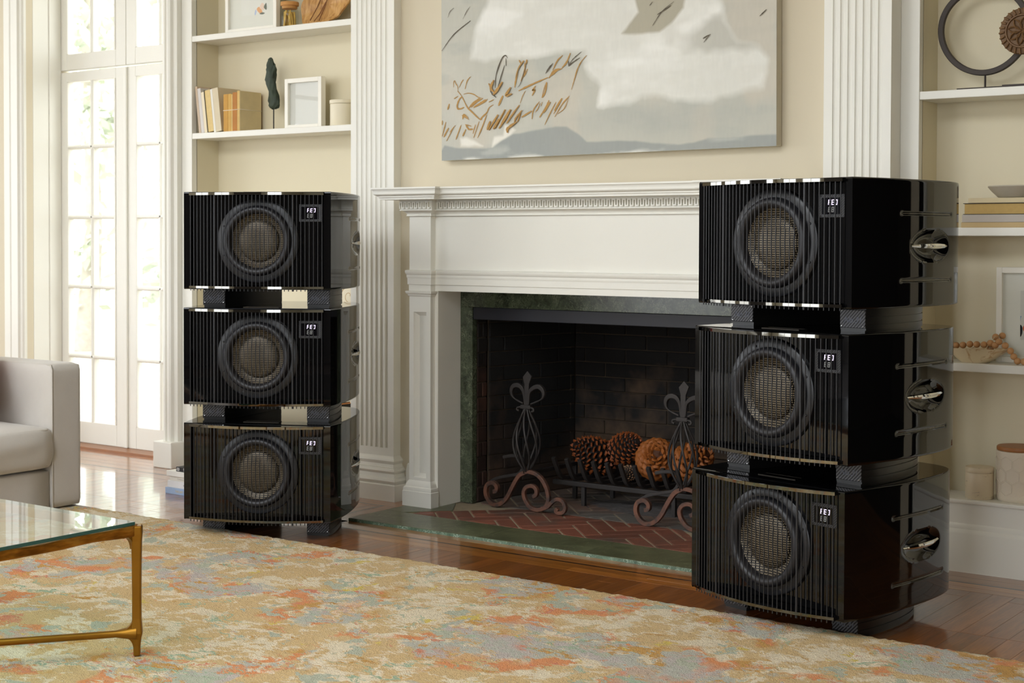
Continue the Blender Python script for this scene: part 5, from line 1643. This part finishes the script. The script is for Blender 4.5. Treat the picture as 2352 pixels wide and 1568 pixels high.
dk = thing('carved_disc', 'round carved brown wooden disc on a stand overlapping the ring', 'sculpture', (-1.497, 4.895, Z2))
MB().lathe([(.0001, -.006), (.048, -.006), (.050, -.011), (.054, -.011), (.056, -.007), (.072, -.004), (.0755, .002), (.072, .010), (.0001, .010)], (0, 0, .180), 56, 'y').build('disc', M['carved'], dk, 35)
rayme = MB().tube([(.057, -.0095, 0), (.066, -.0105, .002), (.074, -.0045, .003)], .0034, 6).mesh('rim_ray', M['carved'], 60)
for k in range(26):
    link('rim_ray', rayme, dk, (0, 0, .180), (0, 2 * PI * k / 26, 0))
petme = MB().tube([(.004, -.006, 0), (.018, -.012, .010), (.034, -.012, .008), (.046, -.007, 0), (.034, -.012, -.008), (.018, -.012, -.010)], .0032, 6, True).mesh('petal', M['carved'], 60)
for k in range(8):
    link('petal', petme, dk, (0, 0, .180), (0, 2 * PI * k / 8 + .2, 0))
MB().tube([(.012, .002, .006), (.012, .002, .110)], .0034, 8).build('stem', M['dark_iron'], dk, 60)
MB().box(-.056, .08, -.030, .036, 0, .0075).build('stand', M['dark_iron'], dk, None, .001)

Z3 = 1.137
GC = 'books stacked flat under the grey bowl'
book('book', 'tan book lying at the bottom of the flat stack under the grey bowl', .0172, .27, .14, (190, 164, 116), loc=(-1.686, 4.875, Z3), flat=True, group=GC)
book('book', 'grey-white book lying second from the bottom of the flat stack', .0250, .27, .14, (182, 174, 164), loc=(-1.683, 4.875, Z3 + .0176), flat=True, group=GC)
book('book', 'black-covered book with golden page edges in the flat stack', .0372, .27, .14, (40, 38, 36), (186, 156, 96), False, loc=(-1.680, 4.875, Z3 + .0430), flat=True, group=GC)
book('book', 'cream book lying on top of the flat stack', .0165, .25, .13, (204, 188, 150), loc=(-1.663, 4.875, Z3 + .0806), flat=True, group=GC)
bw = thing('stone_bowl', 'shallow grey stone bowl standing on the flat stack of books', 'bowl', (-1.515, 4.945, Z3 + .0975))
M['stone'] = plain('grey_stone', (178, 170, 152), .6, var=.15, scale=14, bump=.2, bscale=60)
MB().lathe([(.0001, 0), (.066, 0), (.070, .003), (.088, .020), (.102, .036), (.1005, .0395), (.097, .037), (.080, .020), (.060, .009), (.0001, .007)], (0, 0, 0), 48).build('bowl', M['stone'], bw, 45)

Z4 = .690
tr_ = thing('alabaster_trough', 'pale alabaster trough bowl holding part of the bead garland', 'bowl', (-1.640, 4.925, Z4))
t = NT('alabaster')
co = t.coord()
f = t.ramp(t.noise(co, 16, 5, .65, 1.5), [(.52, 0.0), (.66, 1.0)])
t.set(base=t.mix(f, lin((222, 204, 168)), lin((182, 136, 82))), rough=.35)
M['alabaster'] = t.m
def trough_ring(xa, xb, ya, yb, z):
    P_ = []
    for cx_, cy_, a0 in ((xb, yb, 0), (xa, yb, 90), (xa, ya, 180), (xb, ya, 270)):
        r_ = .022; sx = 1 if a0 in (0, 270) else -1; sy = 1 if a0 in (0, 90) else -1
        for k in range(5):
            a = math.radians(a0 + k * 22.5); P_.append((cx_ - sx * r_ + r_ * math.cos(a), cy_ - sy * r_ + r_ * math.sin(a), z))
    return P_
rings = [trough_ring(-.056, .034, -.030, .030, 0), trough_ring(-.062, .042, -.034, .034, .006), trough_ring(-.095, .100, -.046, .046, .045), trough_ring(-.097, .1015, -.047, .047, .0475), trough_ring(-.088, .090, -.040, .040, .0455), trough_ring(-.056, .036, -.027, .027, .012)]
vs = [p for r_ in rings for p in r_]; n_ = len(rings[0]); fs = []
for k in range(len(rings) - 1):
    for i in range(n_): fs.append((k * n_ + i, k * n_ + (i + 1) % n_, (k + 1) * n_ + (i + 1) % n_, (k + 1) * n_ + i))
fs += [tuple(range(n_))[::-1], tuple(range((len(rings) - 1) * n_, len(rings) * n_))]
MB().add(vs, fs).build('trough', M['alabaster'], tr_, 40)
gl = thing('bead_garland', 'garland of round wooden beads spilling out of the alabaster trough', 'garland', (-1.60, 4.92, Z4))
M['bead'] = plain('wooden_bead', (188, 140, 92), .5, var=.15, scale=40)
bme = MB().lathe([(.0002, -.0112)] + [(.0112 * math.cos(a), .0112 * math.sin(a)) for a in [math.radians(-75 + 15 * k) for k in range(11)]] + [(.0002, .0112)], (0, 0, 0), 18).mesh('bead', M['bead'], 60)
bead_xz = [(-1.708, .745), (-1.685, 0.747), (-1.662, 0.751), (-1.639, 0.751), (-1.615, 0.751), (-1.594, 0.757), (-1.578, 0.751), (-1.599, 0.738), (-1.582, 0.777), (-1.5645, 0.781), (-1.566, 0.763), (-1.545, 0.751), (-1.528, 0.7345), (-1.517, 0.7165), (-1.505, 0.7022), (-1.4835, 0.7014), (-1.461, .7014)]
for k, (x, z) in enumerate(bead_xz):
    link('bead', bme, gl, (x + 1.60, (4.918 if 5 < k < 11 and k % 2 else 4.903) - 4.92 + (.016 if k in (8, 9) else 0), z - Z4))
MB().tube([(x + 1.60, -.014, z - Z4) for x, z in bead_xz], .0012, 5).build('cord', plain('bead_cord', (200, 186, 150), .9), gl, 60)
def art3(r, w, h, y):
    ox = -1.603 + w / 2
    MB().box(-1.526 - ox, w / 2 - .055, y - .0002, y, .076, .239).build('print', ink['linen'], r)
    y -= .0006
    MB().box(-1.526 - ox, -1.49 - ox, y, y + .0002, .095, .155).build('print_field', ink['sky'], r)
    y -= .0004
    blob(r, 'print_shape', [(-1.524 - ox, .150), (-1.505 - ox, .152), (-1.490 - ox, .120), (-1.510 - ox, .085), (-1.525 - ox, .080)], y, ink['linen'])
    blob(r, 'print_shape', [(-1.5255 - ox, .126), (-1.519 - ox, .118), (-1.519 - ox, .098), (-1.525 - ox, .086), (-1.5258 - ox, .105)], y - .0003, ink['ink'])
    blob(r, 'print_shape', [(-1.517 - ox, .118), (-1.505 - ox, .132), (-1.495 - ox, .120), (-1.500 - ox, .100), (-1.513 - ox, .104)], y - .0003, ink['orange'])
picture('picture_frame', 'large white frame with an orange and blue print behind the bead garland', -1.603, -1.283, Z4, .316, 4.985, .019, .024, art3)
sc_ = thing('marble_canister', 'small pale marble canister with a flat lid on the right ledge', 'canister', (-1.630, 4.918, .24))
t = NT('veined_cream_marble')
co = t.coord()
f = t.ramp(t.noise(t.mapping(co, (1, 1, 2)), 34, 5, .6, 1.0), [(.60, 0.0), (.70, .8)])
t.set(base=t.mix(f, lin((222, 206, 176)), lin((160, 140, 116))), rough=.4)
M['cream_marble'] = t.m
MB().lathe([(.0001, 0), (.043, 0), (.0455, .003), (.0455, .086), (.045, .087), (.0001, .087)], (0, 0, 0), 40).build('body', M['cream_marble'], sc_, 40)
MB().lathe([(.0001, .0875), (.0455, .0875), (.046, .089), (.046, .103), (.0445, .105), (.0001, .1055)], (0, 0, 0), 40).build('lid', M['cream_marble'], sc_, 40)
hc = thing('ceramic_canister', 'large white hexagon-patterned canister with a wooden lid', 'canister', (-1.512, 4.955, .24))
M['ceramic'] = plain('white_ceramic', (226, 214, 194), .35, var=.03)
R_ = .0715
MB().lathe([(.0001, 0), (R_ - .006, 0), (R_ - .002, .004), (R_, .012), (R_, .155), (R_ + .001, .158), (R_ + .001, .163), (R_ - .002, .165), (.0001, .165)], (0, 0, 0), 56).build('body', M['ceramic'], hc, 40)
MB().lathe([(.0001, .1655), (R_ - .002, .1655), (R_ - .0005, .168), (R_ - .0005, .176), (R_ - .003, .179), (.0001, .180)], (0, 0, 0), 56).build('lid', plain('acacia_lid', (158, 102, 54), .45, var=.25, scale=12), hc, 40)
hs = .024
def hexa(th0, z0):
    pts = []
    for k in range(6):
        a = PI / 6 + k * PI / 3
        pts.append((th0 + hs * math.cos(a) / R_, z0 + hs * math.sin(a)))
    out = []
    for k in range(6):
        (t0, za), (t1, zb) = pts[k], pts[(k + 1) % 6]
        for j in range(3):
            u = j / 3; th = t0 + (t1 - t0) * u
            out.append(((R_ + .0006) * math.cos(th), (R_ + .0006) * math.sin(th), za + (zb - za) * u))
    return out
for row in range(3):
    for k in range(10):
        th = -PI + k * 2 * PI / 10 + (PI / 10 if row % 2 else 0)
        MB().tube(hexa(th, .045 + row * .040), .0011, 5, True).build('hexagon_relief', M['ceramic'], hc, 60)

# ------------------------------------------------------------------ books on the floor by the door casing
GF = 'books stacked on the floor by the glass doors'
fbk = [((-4.948, 4.318), .0270, .22, (160, 182, 212), 'pale blue book with gold lettering at the bottom of the floor stack', 'THE ART OF', (208, 184, 110), .013, .10),
       ((-4.938, 4.322), .0290, .21, (226, 226, 226), 'thick white book second from the bottom of the floor stack', 'INSANE', (96, 92, 90), .008, .115),
       ((-4.928, 4.325), .0195, .20, (224, 220, 208), 'off-white book in the middle of the floor stack', 'Company', (186, 180, 170), .010, .07),
       ((-4.942, 4.320), .0225, .21, (236, 234, 226), 'plain white book below the black one in the floor stack', None, None, 0, 0),
       ((-4.886, 4.324), .0200, .16, (40, 40, 42), 'small black book with white title on top of the floor stack', 'Snoz', (232, 232, 230), .017, .062)]
z = 0
for (x, y), th, h, col_, lb, tx, tc, ts, tp_ in fbk:
    r = book('book', lb, th, h, .16, col_, (228, 222, 206), True, (x, y, z), (0, 0, math.radians(-1)), GF, True)
    if tx:
        tm = text_mesh('title', tx, ts, plain('title_ink', tc, .5), .0002)
        link('title', tm, r, (tp_, -.0009, th / 2), (PI / 2, 0, 0))
    if col_ == (40, 40, 42):
        MB().box(.006, .020, -.0010, -.0005, .0045, .0160).build('publisher_mark', plain('title_white', (232, 232, 230), .5), r)
        MB().box(.010, .016, -.0014, -.0009, .0065, .0140).build('publisher_mark', plain('title_black', (60, 60, 60), .5), r)
    z += th + .0002

# ================================================================== fireplace things
AND = {
'leftfoot':[(-0.029,0.156),(-0.061,0.138),(-0.089,0.099),(-0.119,0.048),(-0.150,0.018),(-0.186,0.009),(-0.217,0.027),(-0.229,0.058),(-0.220,0.086),(-0.194,0.097),(-0.174,0.084),(-0.176,0.065),(-0.191,0.061)],
'rightfoot':[(-0.041,0.153),(-0.011,0.157),(0.023,0.150),(0.053,0.127),(0.073,0.092),(0.079,0.056),(0.064,0.024),(0.029,0.010),(-0.008,0.017),(-0.033,0.045),(-0.040,0.075),(-0.024,0.097),(0.004,0.102),(0.021,0.089),(0.020,0.069),(0.004,0.059)],
'spur':[(0.049,0.019),(0.076,0.026),(0.100,0.049),(0.124,0.063),(0.149,0.058),(0.161,0.035),(0.154,0.016),(0.132,0.009),(0.118,0.016),(0.127,0.027)],
'backscroll':[(-0.225,0.091),(-0.184,0.114),(-0.122,0.130),(-0.077,0.142),(-0.056,0.170),(-0.059,0.200),(-0.082,0.212),(-0.123,0.209),(-0.156,0.201)],
'blade':[(-0.025,0.559),(-0.042,0.534),(-0.036,0.505),(-0.037,0.415),(-0.021,0.415),(-0.019,0.506),(-0.009,0.538)],
'lobeL':[(-0.039,0.425),(-0.042,0.470),(-0.055,0.494),(-0.078,0.500),(-0.097,0.489),(-0.102,0.466),(-0.090,0.446),(-0.046,0.428)],
'lobeR':[(-0.019,0.425),(-0.015,0.470),(0.002,0.490),(0.029,0.500),(0.050,0.488),(0.054,0.468),(0.040,0.449),(-0.010,0.427)]}
def make_andiron(label):
    r = thing('andiron', label, 'andiron', (-3.395, 4.850, ZH), 0, 'pair of fleur-de-lis andirons')
    def c3(k, y=0.0, n_=5): return smooth_pts([(a, y, b) for a, b in AND[k]], n_)
    def curve(name, k, w, h, mat, y=0.0, taper=None):
        P_ = c3(k, y); m_ = len(P_)
        rad = [1.0 if taper is None else taper(i / (m_ - 1)) for i in range(m_)]
        MB().tube(P_, rad, 4, sq=(w, h)).build(name, mat, r, None, .0025)
    curve('scroll_foot', 'leftfoot', .017, .016, M['rust_iron'])
    curve('scroll_foot', 'rightfoot', .017, .016, M['rust_iron'])
    curve('front_spur', 'spur', .015, .014, M['rust_iron'], -.004)
    curve('back_scroll', 'backscroll', .015, .013, M['iron'], .018)
    MB().prism([(-.028 + (a_ + .028) * 1.3, b_) for a_, b_ in AND['blade']], -.004, .004, 'xz').build('fleur_blade', M['iron'], r, None, .0015)
    tp_ = lambda u: .45 + 1.1 * math.sin(PI * min(1, u * 1.15)) if u < .9 else .6
    curve('fleur_lobe', 'lobeL', .0115, .0125, M['iron'], 0, tp_); curve('fleur_lobe', 'lobeR', .0115, .0125, M['iron'], 0, tp_)
    MB().box(-.054, -.006, -.011, .011, .407, .423).build('collar', M['iron'], r, None, .003)
    for s in (-1, 1):
        MB().tube(smooth_pts([(-.030 + s * .024, -.006, .414), (-.030 + s * .038, -.008, .411), (-.030 + s * .040, -.008, .402), (-.030 + s * .030, -.008, .399)], 5), .0042, 8).build('collar_curl', M['iron'], r, 60)
    for k in range(8):
        P_ = []
        for j in range(29):
            u = j / 28
            rad = .006 + .048 * math.sin(PI * u ** 1.15) ** .9
            a = 2 * PI * k / 8 + u * 1.15
            P_.append((-.0285 + rad * math.cos(a), rad * math.sin(a), .412 - .256 * u))
        MB().tube(P_, .0041, 6).build('basket_rod', M['iron'], r, 60)
    MB().tube([(-.0285, .0, .150), (-.0285, .0, .170)], .011, 10).build('basket_foot', M['rust_iron'], r, 50)
    MB().tube([(-.028, .008, .148), (-.028, .36, .148)], 1, 4, sq=(.018, .016)).build('log_bar', M['iron'], r, None, .002)
    MB().tube([(-.028, .352, .150), (-.028, .352, .001)], 1, 4, sq=(.018, .016)).build('rear_leg', M['iron'], r, None, .002)
    return r
a1 = make_andiron('wrought-iron fleur-de-lis andiron at the open left side of the hearth')
a2 = dup_tree(a1); a2.location = (-2.692, 4.862, ZH)
a2['label'] = 'wrought-iron fleur-de-lis andiron partly hidden by the right-hand stack'

gr = thing('fire_grate', 'black iron log grate with upturned bars holding the pine cones', 'grate', (-3.10, 5.2, ZH))
for y, nm in ((5.075, 'front_rail'), (5.30, 'back_rail')):
    MB().tube([(-.345, y - 5.2, .088), (.40, y - 5.2, .088)], 1, 4, sq=(.020, .020)).build(nm, M['iron'], gr, None, .003)
for k in range(10):
    x = -.300 + .0635 * k
    P_ = smooth_pts([(x, .115, .165), (x, .10, .120), (x, .06, .102), (x, -.06, .102), (x, -.135, .112), (x, -.172, .160), (x - .002, -.190, .198)], 4)
    MB().tube(P_, 1, 4, sq=(.017, .015)).build('grate_bar', M['iron'], gr, None, .002)
for x, y in ((-.20, -.12), (.22, -.12), (-.20, .10), (.22, .10)):
    MB().tube([(x, y, .0), (x, y, .09)], 1, 4, sq=(.017, .017)).build('leg', M['iron'], gr, None, .002)

def pinecone(label, loc, rot, length, rad, tip, inner, n, pointed, seed):
    r = thing('pine_cone', label, 'pine cone', loc, 0, 'pine cones heaped on the fire grate')
    r.rotation_euler = rot
    rs = random.Random(seed)
    def radius(u): return rad * (.10 + .90 * math.sin(PI * min(1, .05 + u * .92)) ** .7) * (1 - .2 * u)
    core = MB().lathe([(.001, 0)] + [(max(.002, radius(k / 12) * .58), length * k / 12) for k in range(13)] + [(.001, length)], (0, 0, -length / 2), 16)
    core.build('core', inner, r, 60)
    sc2 = MB()
    tips = MB()
    ga = PI * (3 - math.sqrt(5))
    for i in range(n):
        u = (i + .5) / n
        a = i * ga; R2 = radius(u)
        z = -length / 2 + length * u
        w = rad * (.30 if pointed else .34) * (.75 + .5 * math.sin(PI * u)); th = w * .30
        out = Vector((math.cos(a), math.sin(a), 0)); tan = Vector((-math.sin(a), math.cos(a), 0)); upv = Vector((0, 0, 1))
        tilt = -1.15 + 2.3 * u if pointed else -1.3 + 2.5 * u
        d = (out * math.cos(tilt) + upv * math.sin(tilt)).normalized(); nv = d.cross(tan)
        b0 = Vector((0, 0, z)) + out * R2 * .5
        e0 = Vector((0, 0, z)) + out * R2 * .92
        e1 = e0 + d * rad * (.26 if pointed else .20)
        vs = [b0 - tan * w * .35, b0 + tan * w * .35, e0 + tan * w * .62, e0 - tan * w * .62, b0 + nv * th - tan * w * .25, b0 + nv * th + tan * w * .25, e0 + nv * th + tan * w * .5, e0 + nv * th - tan * w * .5]
        sc2.add(vs, [(0, 3, 2, 1), (4, 5, 6, 7), (0, 1, 5, 4), (1, 2, 6, 5), (2, 3, 7, 6), (3, 0, 4, 7)])
        mid = e0 + (e1 - e0) * .35
        if pointed:
            f0 = e0 + d * rad * .005
            vs = [f0 - tan * w * .40, f0 + tan * w * .40, f0 + nv * th * .9 + tan * w * .34, f0 + nv * th * .9 - tan * w * .34, e0 + (e1 - e0) * .62 + nv * th * .6]
            tips.add(vs, [(0, 1, 4), (1, 2, 4), (2, 3, 4), (3, 0, 4)])
        else:
            q = [e0 - tan * w * .62 - nv * th * .2, e0 + tan * w * .62 - nv * th * .2, e0 + nv * th * 1.2 + tan * w * .5, e0 + nv * th * 1.2 - tan * w * .5]
            q2_ = [p + (e1 - e0) * .7 + (e0 + nv * th * .5 - p) * .35 for p in q]
            tips.add(q + q2_ + [e1 + nv * th * .5], [(0, 1, 5, 4), (1, 2, 6, 5), (2, 3, 7, 6), (3, 0, 4, 7), (4, 5, 8), (5, 6, 8), (6, 7, 8), (7, 4, 8)])
    o1 = sc2.build('scales', inner, r); o1['kind'] = 'stuff'
    o2 = tips.build('scale_tips', tip, r, None if pointed else 50); o2['kind'] = 'stuff'
    return r
pc_d = plain('pine_scale_dark', (30, 18, 10), .7, var=.3, scale=40)
pc_o = plain('pine_scale_orange', (142, 72, 26), .6, var=.45, scale=30)
pc_t = plain('pine_scale_tan', (150, 84, 28), .65, var=.2, scale=30)
pc_ti = plain('pine_scale_tan_inner', (80, 42, 14), .7, var=.25, scale=30)
pc_b = plain('pine_scale_brown', (150, 112, 78), .65, var=.35, scale=40)
R3 = math.radians
pinecone('big dark pine cone with orange-tipped scales at the left end of the grate', (-3.325, 5.19, ZH + .195), (R3(62), R3(-12), R3(-20)), .20, .082, pc_o, pc_d, 130, True, 1)
pinecone('dark orange-tipped pine cone lying behind the small brown cone', (-3.185, 5.215, ZH + .232), (R3(20), R3(68), R3(-8)), .21, .070, pc_o, pc_d, 130, True, 2)
pinecone('small brown pine cone between the dark and the golden cones', (-3.105, 5.105, ZH + .150), (R3(70), R3(25), R3(10)), .085, .034, pc_b, pc_d, 80, True, 3)
pinecone('plump golden pine cone with rounded scales at the middle of the grate', (-3.015, 5.175, ZH + .205), (R3(68), R3(8), R3(28)), .17, .086, pc_t, pc_ti, 110, False, 4)
pinecone('golden brown pine cone behind the right-hand andiron', (-2.865, 5.20, ZH + .205), (R3(30), R3(60), R3(10)), .20, .080, pc_t, pc_ti, 110, False, 5)

ra = np.random.default_rng(8)
na = 60
ax = np.linspace(-3.42, -2.62, na); ay = np.linspace(4.99, 5.40, 34)
AX, AY = np.meshgrid(ax, ay)
hgt = np.clip(1 - np.hypot((AX + 3.0) / .40, (AY - 5.19) / .17), 0, 1)
AZ = ZH - .004 + .022 * hgt * (.5 + fbm(AX * 14 + 50, AY * 14, 3)) + ra.uniform(-.0015, .0015, AX.shape) * (hgt > 0)
ii = np.arange(AX.size).reshape(AX.shape)
me = bpy.data.meshes.new('ash'); me.from_pydata(np.stack([AX, AY, AZ], -1).reshape(-1, 3).tolist(), [], np.stack([ii[:-1, :-1], ii[:-1, 1:], ii[1:, 1:], ii[1:, :-1]], -1).reshape(-1, 4).tolist())
me.materials.append(M['ash'])
tag(link('ash_heap', me), 'thin heap of dark grey ash under the grate', 'ash', None, 'stuff')

# ================================================================== garden outside the glass doors
struct(box('ground_terrace', plain('pale_terrace_stone', (200, 196, 186), .8, var=.08, scale=2), -22, 4, 5.14, 30, -.25, -.12))
M['bark'] = plain('bark', (190, 182, 170), .9, var=.3, scale=20)
M['leaf'] = plain('garden_leaf', (206, 212, 194), .6, var=.35, scale=2)
def tree(label, x, y, h, spread, seed, n=1500):
    r = thing('garden_tree', label, 'tree', (x, y, -.12))
    rt_ = random.Random(seed)
    MB().tube(smooth_pts([(0, 0, 0), (.08, .05, h * .3), (-.05, .1, h * .62), (.1, 0, h)], 5), [.13 - .10 * k / 15 for k in range(16)], 8).build('trunk', M['bark'], r, 60)
    mb = MB()
    cl = [(Vector((rt_.gauss(0, spread * .5), rt_.gauss(0, spread * .5), h * rt_.uniform(.12, 1.05))), spread * rt_.uniform(.12, .30)) for _ in range(26)]
    for k in range(n):
        c_, s_ = rt_.choice(cl)
        p = c_ + Vector((rt_.gauss(0, s_), rt_.gauss(0, s_), rt_.gauss(0, s_)))
        a = Vector((rt_.gauss(0, 1), rt_.gauss(0, 1), rt_.gauss(0, 1))).normalized() * rt_.uniform(.06, .13)
        b_ = a.orthogonal().normalized() * a.length * .45
        mb.add([p - a, p + b_, p + a, p - b_], [(0, 1, 2, 3)])
    o = mb.build('foliage', M['leaf'], r); o['kind'] = 'stuff'
tree('leafy garden tree seen through the left-hand glass door', -13.2, 10.4, 4.6, 1.1, 3)
tree('leafy garden tree seen through the middle panes of the glass doors', -12.0, 10.9, 3.8, .8, 7)
